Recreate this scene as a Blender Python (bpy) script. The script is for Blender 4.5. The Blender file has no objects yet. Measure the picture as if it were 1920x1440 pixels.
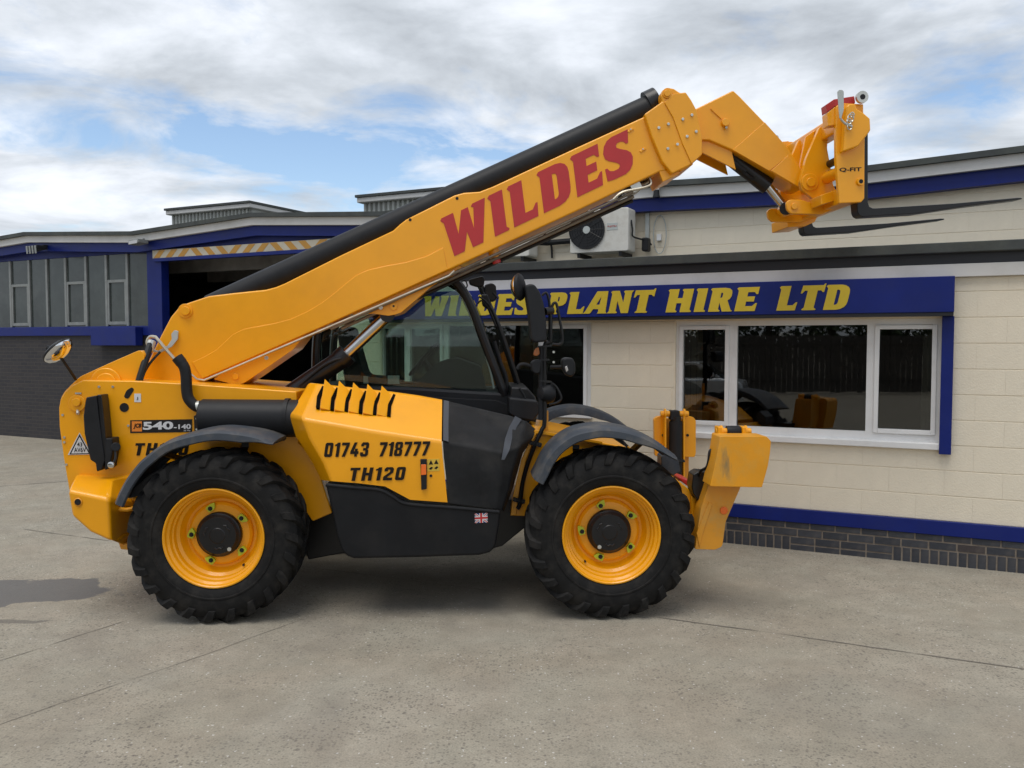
import bpy, bmesh, math, random
from mathutils import Vector, Matrix
random.seed(7)
R = math.radians
sc = bpy.context.scene
C = sc.collection

# ------------------------------------------------------------------ camera
CAM_H, FPX, HOR = 1.98, 1600.0, 642.0          # eye height, focal length in px of a 1920 px frame, horizon row
PITCH = math.atan((720 - HOR) / FPX)
cam_d = bpy.data.cameras.new('camera')
cam_d.sensor_width = 36.0
cam_d.lens = FPX / 1920 * 36.0
cam_d.clip_start = 0.05
cam_d.clip_end = 3000
cam = bpy.data.objects.new('camera', cam_d)
C.objects.link(cam)
cam.location = (0, 0, CAM_H)
cam.rotation_euler = (R(90) - PITCH, 0, 0)
sc.camera = cam

# ------------------------------------------------------------------ world: Nishita sky with broken cloud
SUN_EL, SUN_AZ = R(70), R(208)                 # azimuth clockwise from +Y: behind the camera, to its left
world = bpy.data.worlds.new('World')
sc.world = world
world.use_nodes = True
nt = world.node_tree
nt.nodes.clear()
def N(t, **kw):
    n = nt.nodes.new(t)
    for k, v in kw.items():
        setattr(n, k, v)
    return n
def L(a, b):
    nt.links.new(a, b)
def math_n(op, a, b=None, clamp=False):
    n = N('ShaderNodeMath', operation=op, use_clamp=clamp)
    for i, v in enumerate((a, b)):
        if v is None:
            continue
        if isinstance(v, (int, float)):
            n.inputs[i].default_value = v
        else:
            L(v, n.inputs[i])
    return n.outputs[0]
def ramp_n(fac, stops):
    n = N('ShaderNodeValToRGB')
    el = n.color_ramp.elements
    while len(el) > 1:
        el.remove(el[-1])
    el[0].position, el[0].color = stops[0][0], stops[0][1]
    for p, c in stops[1:]:
        e = el.new(p)
        e.color = c
    L(fac, n.inputs[0])
    return n.outputs[0]
g = lambda v: (v, v, v, 1)
sky = N('ShaderNodeTexSky', sky_type='NISHITA')
sky.sun_disc = False
sky.sun_elevation = SUN_EL
sky.sun_rotation = SUN_AZ
sky.air_density, sky.dust_density, sky.ozone_density = 1.0, 0.6, 1.5
skys = N('ShaderNodeVectorMath', operation='SCALE')
L(sky.outputs[0], skys.inputs[0])
skys.inputs['Scale'].default_value = 0.135
tc = N('ShaderNodeTexCoord')
sep = N('ShaderNodeSeparateXYZ')
L(tc.outputs['Generated'], sep.inputs[0])
zc = math_n('ADD', math_n('MAXIMUM', sep.outputs[2], 0.0), 0.16)
cx, cy = math_n('DIVIDE', sep.outputs[0], zc), math_n('DIVIDE', sep.outputs[1], zc)
comb = N('ShaderNodeCombineXYZ')
L(cx, comb.inputs[0]); L(cy, comb.inputs[1])
def noise(off, scale, detail, rough, dist=0.0):
    m = N('ShaderNodeMapping')
    m.inputs['Location'].default_value = off
    L(comb.outputs[0], m.inputs[0])
    n = N('ShaderNodeTexNoise')
    n.inputs['Scale'].default_value = scale
    n.inputs['Detail'].default_value = detail
    n.inputs['Roughness'].default_value = rough
    n.inputs['Distortion'].default_value = dist
    L(m.outputs[0], n.inputs['Vector'])
    return n.outputs[0]
CLOUD_OFF = (12.45, 3.3, 0.0)
big = noise(CLOUD_OFF, 0.9, 3, 0.5, 0.2)
mid = noise((7.3, 2.2, 4.0), 2.2, 9, 0.60, 0.4)
cov = math_n('ADD', math_n('MULTIPLY', big, 0.52), math_n('MULTIPLY', mid, 0.48))
# a clearer gap low in the sky over the workshop roof
gx = math_n('DIVIDE', math_n('ADD', sep.outputs[0], 0.27), 0.27)
gy = math_n('DIVIDE', math_n('SUBTRACT', sep.outputs[1], 0.94), 0.5)
gz = math_n('DIVIDE', math_n('SUBTRACT', sep.outputs[2], 0.205), 0.042)
g2 = math_n('ADD', math_n('ADD', math_n('MULTIPLY', gx, gx), math_n('MULTIPLY', gy, gy)), math_n('MULTIPLY', gz, gz))
gap_ = math_n('MULTIPLY', math_n('POWER', 2.718, math_n('MULTIPLY', g2, -1.0)), 0.10)
cov = math_n('SUBTRACT', cov, gap_)
cover = ramp_n(cov, [(0.385, g(0.0)), (0.435, g(0.6)), (0.49, g(1.0))])
shade = noise((1.0, 9.0, 2.0), 1.5, 9, 0.57, 0.3)
ccol = ramp_n(shade, [(0.31, (0.34, 0.37, 0.41, 1)), (0.44, (0.52, 0.56, 0.61, 1)), (0.54, (0.69, 0.73, 0.79, 1)), (0.65, (0.86, 0.89, 0.94, 1))])
mixc = N('ShaderNodeMixRGB')
L(cover, mixc.inputs[0]); L(skys.outputs[0], mixc.inputs[1]); L(ccol, mixc.inputs[2])
bg = N('ShaderNodeBackground')
bg.inputs['Strength'].default_value = 1.0
L(mixc.outputs[0], bg.inputs['Color'])
wo = N('ShaderNodeOutputWorld')
L(bg.outputs[0], wo.inputs['Surface'])

# ------------------------------------------------------------------ sun behind thin cloud
sun_d = bpy.data.lights.new('sun', 'SUN')
sun_d.energy = 1.5
sun_d.angle = R(36)
sun_d.color = (1.0, 0.955, 0.88)
sun = bpy.data.objects.new('sun', sun_d)
C.objects.link(sun)
sdir = Vector((math.sin(SUN_AZ) * math.cos(SUN_EL), math.cos(SUN_AZ) * math.cos(SUN_EL), math.sin(SUN_EL)))
sun.rotation_euler = sdir.to_track_quat('Z', 'Y').to_euler()

sc.view_settings.view_transform = 'Standard'
sc.view_settings.look = 'None'
sc.view_settings.exposure = 0.34
sc.view_settings.gamma = 1.0
sc.view_settings.use_curve_mapping = False

# ------------------------------------------------------------------ measuring helpers
def ray(px, py):
    u, v = (px - 960) / FPX, (720 - py) / FPX
    c, s = math.cos(PITCH), math.sin(PITCH)
    return Vector((u, c + v * s, -s + v * c))
def ground(px, py):
    d = ray(px, py)
    t = -CAM_H / d.z
    return Vector((d.x * t, d.y * t, 0))
class Frame:
    """A thing's own axes: x along it, y away from the camera, z up."""
    def __init__(s, origin, yaw):
        s.o, s.yaw = Vector(origin), yaw
        s.ux = Vector((math.cos(yaw), math.sin(yaw), 0))
        s.uy = Vector((-math.sin(yaw), math.cos(yaw), 0))
    def at(s, px, py, d):
        """(x, z) in the frame where the sight line through a photo pixel meets the plane y = d."""
        r = ray(px, py)
        c = Vector((0, 0, CAM_H)) - s.o
        t = (d - c.dot(s.uy)) / r.dot(s.uy)
        p = c + r * t
        return (p.dot(s.ux), p.z)
    def p3(s, px, py, d):
        x, z = s.at(px, py, d)
        return Vector((x, d, z))
    def poly(s, pts, d):
        return [s.at(a, b, d) for a, b in pts]

# ------------------------------------------------------------------ materials
MATS = {}
def pmat(name, col, rough=0.5, metal=0.0, var=0.08, vscale=3.0, bump=0.0, bscale=60.0, coat=0.0, spec=0.5, dirt=None, dscale=2.0, damt=0.3, rvar=0.1):
    m = bpy.data.materials.new(name)
    m.use_nodes = True
    t = m.node_tree
    b = t.nodes['Principled BSDF']
    b.inputs['Metallic'].default_value = metal
    b.inputs['Coat Weight'].default_value = coat
    b.inputs['Coat Roughness'].default_value = 0.12
    b.inputs['Specular IOR Level'].default_value = spec
    tcn = t.nodes.new('ShaderNodeTexCoord')
    no = t.nodes.new('ShaderNodeTexNoise')
    no.inputs['Scale'].default_value = vscale
    no.inputs['Detail'].default_value = 6
    no.inputs['Roughness'].default_value = 0.6
    t.links.new(tcn.outputs['Object'], no.inputs['Vector'])
    rp = t.nodes.new('ShaderNodeValToRGB')
    rp.color_ramp.elements[0].position = 0.3
    rp.color_ramp.elements[1].position = 0.7
    rp.color_ramp.elements[0].color = [c * (1 - var) for c in col] + [1]
    rp.color_ramp.elements[1].color = [min(1, c * (1 + var)) for c in col] + [1]
    t.links.new(no.outputs[0], rp.inputs[0])
    out = rp.outputs[0]
    if dirt:
        n2 = t.nodes.new('ShaderNodeTexNoise')
        n2.inputs['Scale'].default_value = dscale
        n2.inputs['Detail'].default_value = 8
        n2.inputs['Roughness'].default_value = 0.65
        t.links.new(tcn.outputs['Object'], n2.inputs['Vector'])
        r2 = t.nodes.new('ShaderNodeValToRGB')
        r2.color_ramp.elements[0].position = 0.48
        r2.color_ramp.elements[0].color = (0, 0, 0, 1)
        r2.color_ramp.elements[1].position = 0.72
        r2.color_ramp.elements[1].color = (damt, damt, damt, 1)
        t.links.new(n2.outputs[0], r2.inputs[0])
        mx = t.nodes.new('ShaderNodeMixRGB')
        mx.inputs[2].default_value = list(dirt) + [1]
        t.links.new(r2.outputs[0], mx.inputs[0])
        t.links.new(out, mx.inputs[1])
        out = mx.outputs[0]
    t.links.new(out, b.inputs['Base Color'])
    rr = t.nodes.new('ShaderNodeMapRange')
    rr.inputs['To Min'].default_value = max(0.02, rough - rvar)
    rr.inputs['To Max'].default_value = min(1, rough + rvar)
    t.links.new(no.outputs[0], rr.inputs[0])
    t.links.new(rr.outputs[0], b.inputs['Roughness'])
    if bump:
        n3 = t.nodes.new('ShaderNodeTexNoise')
        n3.inputs['Scale'].default_value = bscale
        n3.inputs['Detail'].default_value = 4
        t.links.new(tcn.outputs['Object'], n3.inputs['Vector'])
        bp = t.nodes.new('ShaderNodeBump')
        bp.inputs['Strength'].default_value = bump
        bp.inputs['Distance'].default_value = 0.01
        t.links.new(n3.outputs[0], bp.inputs['Height'])
        t.links.new(bp.outputs[0], b.inputs['Normal'])
    MATS[name] = m
    return m
def glass(name, tint, refl):
    m = bpy.data.materials.new(name)
    m.use_nodes = True
    t = m.node_tree
    t.nodes.remove(t.nodes['Principled BSDF'])
    tr = t.nodes.new('ShaderNodeBsdfTransparent')
    tr.inputs[0].default_value = list(tint) + [1]
    gl = t.nodes.new('ShaderNodeBsdfGlossy')
    gl.inputs['Roughness'].default_value = 0.015
    fr = t.nodes.new('ShaderNodeFresnel')
    fr.inputs[0].default_value = 1.5
    mu = t.nodes.new('ShaderNodeMath')
    mu.operation = 'MULTIPLY'
    mu.use_clamp = True
    mu.inputs[1].default_value = refl
    t.links.new(fr.outputs[0], mu.inputs[0])
    mx = t.nodes.new('ShaderNodeMixShader')
    t.links.new(mu.outputs[0], mx.inputs[0])
    t.links.new(tr.outputs[0], mx.inputs[1])
    t.links.new(gl.outputs[0], mx.inputs[2])
    t.links.new(mx.outputs[0], t.nodes['Material Output'].inputs['Surface'])
    return m
YEL = pmat('yellow_paint', (0.86, 0.362, 0.002), 0.34, var=0.05, vscale=2.5, bump=0.03, bscale=90, coat=0.32, spec=0.4, dirt=(0.55, 0.22, 0.005), dscale=1.6, damt=0.25)
YELD = pmat('scuffed_yellow_paint', (0.72, 0.30, 0.014), 0.42, var=0.06, vscale=4, bump=0.05, bscale=70, coat=0.1, dirt=(0.42, 0.32, 0.12), dscale=5, damt=0.5)
BLK = pmat('black_plastic', (0.013, 0.0135, 0.015), 0.5, var=0.2, vscale=8, bump=0.06, bscale=220, spec=0.25)
BLKG = pmat('black_gloss_paint', (0.008, 0.008, 0.009), 0.34, var=0.2, vscale=6, spec=0.4)
TANK = pmat('charcoal_moulded_plastic', (0.0085, 0.009, 0.0105), 0.46, var=0.15, vscale=4, bump=0.10, bscale=260, dirt=(0.05, 0.045, 0.04), dscale=3, damt=0.18, spec=0.22)
GRM = pmat('grey_fender_plastic', (0.046, 0.054, 0.066), 0.5, var=0.12, vscale=6, bump=0.04, bscale=150, spec=0.3, dirt=(0.20, 0.17, 0.13), dscale=5, damt=0.5)
MESHM = pmat('dark_grille_mesh', (0.013, 0.0135, 0.0145), 0.55, var=0.45, vscale=5, bump=0.25, bscale=420, dirt=(0.055, 0.050, 0.045), dscale=3, damt=0.4, spec=0.18)
RUB = pmat('tyre_rubber', (0.0095, 0.0092, 0.009), 0.74, var=0.3, vscale=14, bump=0.15, bscale=120, dirt=(0.045, 0.040, 0.034), dscale=7, damt=0.5, spec=0.22)
CHR = pmat('chromed_rod', (0.55, 0.55, 0.54), 0.16, metal=1.0, var=0.05)
ZINC = pmat('zinc_plated_steel', (0.55, 0.55, 0.50), 0.36, metal=0.7, var=0.15, vscale=12)
PIPE = pmat('steel_pipe', (0.50, 0.46, 0.37), 0.38, metal=0.8, var=0.15, vscale=9)
GREYP = pmat('pale_grey_paint', (0.42, 0.45, 0.43), 0.4, var=0.08)
RED = pmat('red_paint', (0.42, 0.022, 0.02), 0.4, var=0.1)
REDV = pmat('red_vinyl', (0.46, 0.024, 0.024), 0.42, var=0.06, vscale=6)
DECK = pmat('black_vinyl', (0.010, 0.007, 0.005), 0.42, var=0.1, spec=0.25)
WHV = pmat('white_vinyl', (0.62, 0.62, 0.62), 0.4, var=0.05)
ORG = pmat('orange_reflector', (0.85, 0.16, 0.015), 0.3, var=0.1, vscale=30)
ORGD = pmat('orange_decal', (0.75, 0.22, 0.02), 0.4, var=0.05)
LIME = pmat('lime_indicator_plastic', (0.46, 0.52, 0.02), 0.45, var=0.1)
BLUV = pmat('flag_blue', (0.02, 0.03, 0.16), 0.4)
SIGNY = pmat('sign_yellow_letters', (0.58, 0.43, 0.025), 0.5, var=0.06, vscale=5)
CREAM = pmat('cream_masonry_paint', (0.74, 0.665, 0.525), 0.75, var=0.05, vscale=2.2, bump=0.28, bscale=80, dirt=(0.57, 0.50, 0.385), dscale=1.3, damt=0.45)
CREAMJ = pmat('cream_painted_joint', (0.73, 0.655, 0.515), 0.8, var=0.06, vscale=3, bump=0.2, bscale=70)
BLUE = pmat('blue_gloss_paint', (0.006, 0.016, 0.145), 0.42, var=0.12, vscale=3, bump=0.05, bscale=30, dirt=(0.022, 0.030, 0.105), dscale=2.2, damt=0.3, spec=0.25)
UPVC = pmat('white_upvc', (0.72, 0.72, 0.71), 0.35, var=0.03, vscale=5, dirt=(0.5, 0.48, 0.44), dscale=4, damt=0.3)
FASC = pmat('white_painted_fascia', (0.58, 0.57, 0.545), 0.6, var=0.06, vscale=1.5, dirt=(0.34, 0.33, 0.30), dscale=1.2, damt=0.5)
FELT = pmat('dark_roofing_felt', (0.050, 0.056, 0.055), 0.85, var=0.25, vscale=4, bump=0.2, bscale=60, dirt=(0.10, 0.11, 0.085), dscale=2.5, damt=0.5)
SOFF = pmat('black_gutter', (0.016, 0.017, 0.022), 0.5, var=0.2)
BRK = [pmat('blue_brick_%d' % i, c, 0.55, var=0.22, vscale=9, bump=0.25, bscale=60, dirt=(0.13, 0.11, 0.09), dscale=5, damt=0.45)
       for i, c in enumerate([(0.040, 0.043, 0.052), (0.030, 0.033, 0.042), (0.052, 0.050, 0.052), (0.045, 0.036, 0.036)])]
MORT = pmat('brown_mortar', (0.21, 0.175, 0.14), 0.9, var=0.25, vscale=14, bump=0.4, bscale=150)
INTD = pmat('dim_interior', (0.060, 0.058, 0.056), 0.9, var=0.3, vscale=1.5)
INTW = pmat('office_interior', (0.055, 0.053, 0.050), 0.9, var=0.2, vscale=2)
BLIND = pmat('pale_fabric_blind', (0.34, 0.31, 0.25), 0.85, var=0.1)
CORR = pmat('grey_corrugated_sheet', (0.40, 0.41, 0.38), 0.6, var=0.12, vscale=2, dirt=(0.12, 0.12, 0.11), dscale=2, damt=0.5)
ALU = pmat('weathered_aluminium', (0.24, 0.25, 0.24), 0.5, metal=0.3, var=0.15, vscale=8)
OBSC = pmat('dusty_wired_glass', (0.036, 0.045, 0.042), 0.16, var=0.4, vscale=1.3, dirt=(0.075, 0.085, 0.078), dscale=2.5, damt=0.5, rvar=0.05)
ACW = pmat('off_white_casing', (0.60, 0.585, 0.53), 0.5, var=0.05, vscale=4, dirt=(0.30, 0.25, 0.18), dscale=6, damt=0.35)
SEATM = pmat('seat_fabric', (0.03, 0.032, 0.036), 0.8, var=0.3)
PLAST = pmat('plastic_wrap', (0.30, 0.32, 0.33), 0.2, var=0.2, vscale=12, bump=0.5, bscale=25)
CABGL = glass('tinted_cab_glass', (0.72, 0.81, 0.76), 0.9)
SCRGL = glass('windscreen_glass', (0.60, 0.72, 0.66), 0.5)
WINGL = glass('double_glazing', (0.60, 0.62, 0.60), 2.2)
MIRG = pmat('mirror_glass', (0.75, 0.76, 0.78), 0.04, metal=1.0, var=0.01, rvar=0.01)
LENS = pmat('lamp_lens', (0.45, 0.43, 0.42), 0.15, metal=0.6, var=0.1)

# dark brick of the workshop wall: too far off to tell single bricks apart
def brick_material():
    m = bpy.data.materials.new('far_dark_brickwork')
    m.use_nodes = True
    t = m.node_tree
    b = t.nodes['Principled BSDF']
    tcn = t.nodes.new('ShaderNodeTexCoord')
    sp = t.nodes.new('ShaderNodeSeparateXYZ')
    cb = t.nodes.new('ShaderNodeCombineXYZ')
    t.links.new(tcn.outputs['Object'], sp.inputs[0])
    t.links.new(sp.outputs[0], cb.inputs[0])
    t.links.new(sp.outputs[2], cb.inputs[1])
    br = t.nodes.new('ShaderNodeTexBrick')
    br.inputs['Scale'].default_value = 1.0
    br.inputs['Brick Width'].default_value = 0.225
    br.inputs['Row Height'].default_value = 0.075
    br.inputs['Mortar Size'].default_value = 0.006
    br.inputs['Color1'].default_value = (0.040, 0.036, 0.037, 1)
    br.inputs['Color2'].default_value = (0.028, 0.027, 0.031, 1)
    br.inputs['Mortar'].default_value = (0.058, 0.050, 0.044, 1)
    t.links.new(cb.outputs[0], br.inputs['Vector'])
    t.links.new(br.outputs['Color'], b.inputs['Base Color'])
    b.inputs['Roughness'].default_value = 0.8
    bp = t.nodes.new('ShaderNodeBump')
    bp.inputs['Strength'].default_value = 0.5
    bp.inputs['Distance'].default_value = 0.01
    bp.invert = True
    t.links.new(br.outputs['Fac'], bp.inputs['Height'])
    t.links.new(bp.outputs[0], b.inputs['Normal'])
    return m
BRKFAR = brick_material()

# ------------------------------------------------------------------ mesh helpers
class MB:
    def __init__(s):
        s.v, s.f = [], []
    def add(s, vs, fs):
        n = len(s.v)
        s.v += [tuple(p) for p in vs]
        s.f += [tuple(i + n for i in f) for f in fs]
        return s
    def prism(s, pts, y0, y1):
        """(x, z) outline pushed from y0 to y1"""
        a = sum(pts[i][0] * pts[(i + 1) % len(pts)][1] - pts[(i + 1) % len(pts)][0] * pts[i][1] for i in range(len(pts)))
        if a < 0:
            pts = pts[::-1]
        n = len(pts)
        vs = [(x, y0, z) for x, z in pts] + [(x, y1, z) for x, z in pts]
        fs = [tuple(range(n)), tuple(range(2 * n - 1, n - 1, -1))]
        fs += [((i + 1) % n, i, n + i, n + (i + 1) % n) for i in range(n)]
        return s.add(vs, fs)
    def box(s, x0, x1, y0, y1, z0, z1):
        return s.prism([(x0, z0), (x1, z0), (x1, z1), (x0, z1)], y0, y1)
    def loft(s, rows, closed=False, cap=False):
        """rows of equal numbers of 3-D points"""
        m = len(rows[0])
        vs = [p for r in rows for p in r]
        fs = []
        for i in range(len(rows) - 1):
            for j in range(m if closed else m - 1):
                k = (j + 1) % m
                fs.append((i * m + j, i * m + k, (i + 1) * m + k, (i + 1) * m + j))
        if cap:
            fs.append(tuple(range(m - 1, -1, -1)))
            fs.append(tuple((len(rows) - 1) * m + j for j in range(m)))
        return s.add(vs, fs)
    def tube(s, path, r, n=10):
        path = [Vector(p) for p in path]
        rs = r if isinstance(r, (list, tuple)) else [r] * len(path)
        t0 = (path[1] - path[0]).normalized()
        ref = Vector((0, 0, 1)) if abs(t0.z) < 0.9 else Vector((1, 0, 0))
        a = t0.cross(ref).normalized()
        rows = []
        for i, p in enumerate(path):
            if i == 0:
                t = t0
            elif i == len(path) - 1:
                t = (path[i] - path[i - 1]).normalized()
            else:
                t = ((path[i] - path[i - 1]).normalized() + (path[i + 1] - path[i]).normalized()).normalized()
            a = (a - t * a.dot(t)).normalized()
            b = t.cross(a)
            rows.append([p + (a * math.cos(2 * math.pi * k / n) + b * math.sin(2 * math.pi * k / n)) * rs[i] for k in range(n)])
        return s.loft(rows, closed=True, cap=True)
    def cyl(s, p0, p1, r, n=20):
        return s.tube([p0, p1], r, n)
    def lathe(s, prof, cx=0.0, cz=0.0, n=32, axis=None, org=None, cap=True):
        """prof of (radius, along); about y by default, else about axis from org"""
        rows = []
        if axis is None:
            ax, a, b, o = Vector((0, 1, 0)), Vector((1, 0, 0)), Vector((0, 0, 1)), Vector((cx, 0, cz))
        else:
            ax = Vector(axis).normalized()
            ref = Vector((0, 0, 1)) if abs(ax.z) < 0.9 else Vector((1, 0, 0))
            a = ax.cross(ref).normalized()
            b = ax.cross(a)
            o = Vector(org)
        for r, y in prof:
            rows.append([o + ax * y + (a * math.cos(2 * math.pi * k / n) + b * math.sin(2 * math.pi * k / n)) * r for k in range(n)])
        return s.loft(rows, closed=True, cap=(cap and prof[0][0] > 1e-6 and prof[-1][0] > 1e-6))
    def bar(s, p0, p1, w, h, up=(0, 1, 0)):
        """square bar, h along up, w across"""
        p0, p1, up = Vector(p0), Vector(p1), Vector(up)
        t = (p1 - p0).normalized()
        a = t.cross(up).normalized()
        b = a.cross(t)
        rows = [[p + a * w / 2 * i + b * h / 2 * j for i, j in ((-1, -1), (1, -1), (1, 1), (-1, 1))] for p in (p0, p1)]
        return s.loft(rows, closed=True, cap=True)
    def mesh(s, name, mats, smooth=35):
        me = bpy.data.meshes.new(name)
        me.from_pydata(s.v, [], s.f)
        bm = bmesh.new()
        bm.from_mesh(me)
        bmesh.ops.remove_doubles(bm, verts=bm.verts, dist=1e-5)
        bmesh.ops.recalc_face_normals(bm, faces=bm.faces)
        bm.to_mesh(me)
        bm.free()
        me.materials.append(mats)
        if smooth:
            me.shade_smooth()
            me.set_sharp_from_angle(angle=R(smooth))
        return me
    def build(s, name, mat, parent=None, bevel=0.0, seg=2, smooth=35, label=None, lim=30):
        me = s.mesh(name, mat, smooth)
        o = bpy.data.objects.new(name, me)
        C.objects.link(o)
        o.parent = parent
        if bevel:
            b = o.modifiers.new('edge', 'BEVEL')
            b.width, b.segments, b.limit_method, b.angle_limit = bevel, seg, 'ANGLE', R(lim)
            b.harden_normals = True
        if label:
            o['label'] = label
        return o
def link(name, me, parent, loc=(0, 0, 0)):
    o = bpy.data.objects.new(name, me)
    C.objects.link(o)
    o.parent = parent
    o.location = loc
    return o
def thing(name, label, cat, loc=(0, 0, 0), rz=0.0, group=None):
    o = bpy.data.objects.new(name, None)
    C.objects.link(o)
    o.location, o.rotation_euler = loc, (0, 0, rz)
    o.empty_display_size = 0.2
    o['label'], o['category'] = label, cat
    if group:
        o['group'] = group
    return o
def fillet(pts, r, n=4):
    """round the corners of a closed outline (r in the outline's own units; number or list)"""
    out = []
    m = len(pts)
    for i in range(m):
        p, q, w = Vector(pts[i - 1]).to_2d(), Vector(pts[i]).to_2d(), Vector(pts[(i + 1) % m]).to_2d()
        rr = r[i] if isinstance(r, (list, tuple)) else r
        if rr <= 0:
            out.append(tuple(q))
            continue
        k = min(rr, (p - q).length * 0.45, (w - q).length * 0.45)
        a, b = q + (p - q).normalized() * k, q + (w - q).normalized() * k
        for j in range(n + 1):
            t = j / n
            out.append(tuple(a * (1 - t) ** 2 + q * 2 * t * (1 - t) + b * t * t))
    return out
def spline(pts, n=6):
    pts = [Vector(p) for p in pts]
    out = []
    for i in range(len(pts) - 1):
        p0, p1, p2, p3 = pts[max(i - 1, 0)], pts[i], pts[i + 1], pts[min(i + 2, len(pts) - 1)]
        for j in range(n):
            t = j / n
            out.append(0.5 * ((2 * p1) + (p2 - p0) * t + (2 * p0 - 5 * p1 + 4 * p2 - p3) * t * t + (3 * p1 - p0 - 3 * p2 + p3) * t ** 3))
    out.append(pts[-1])
    return out

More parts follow.
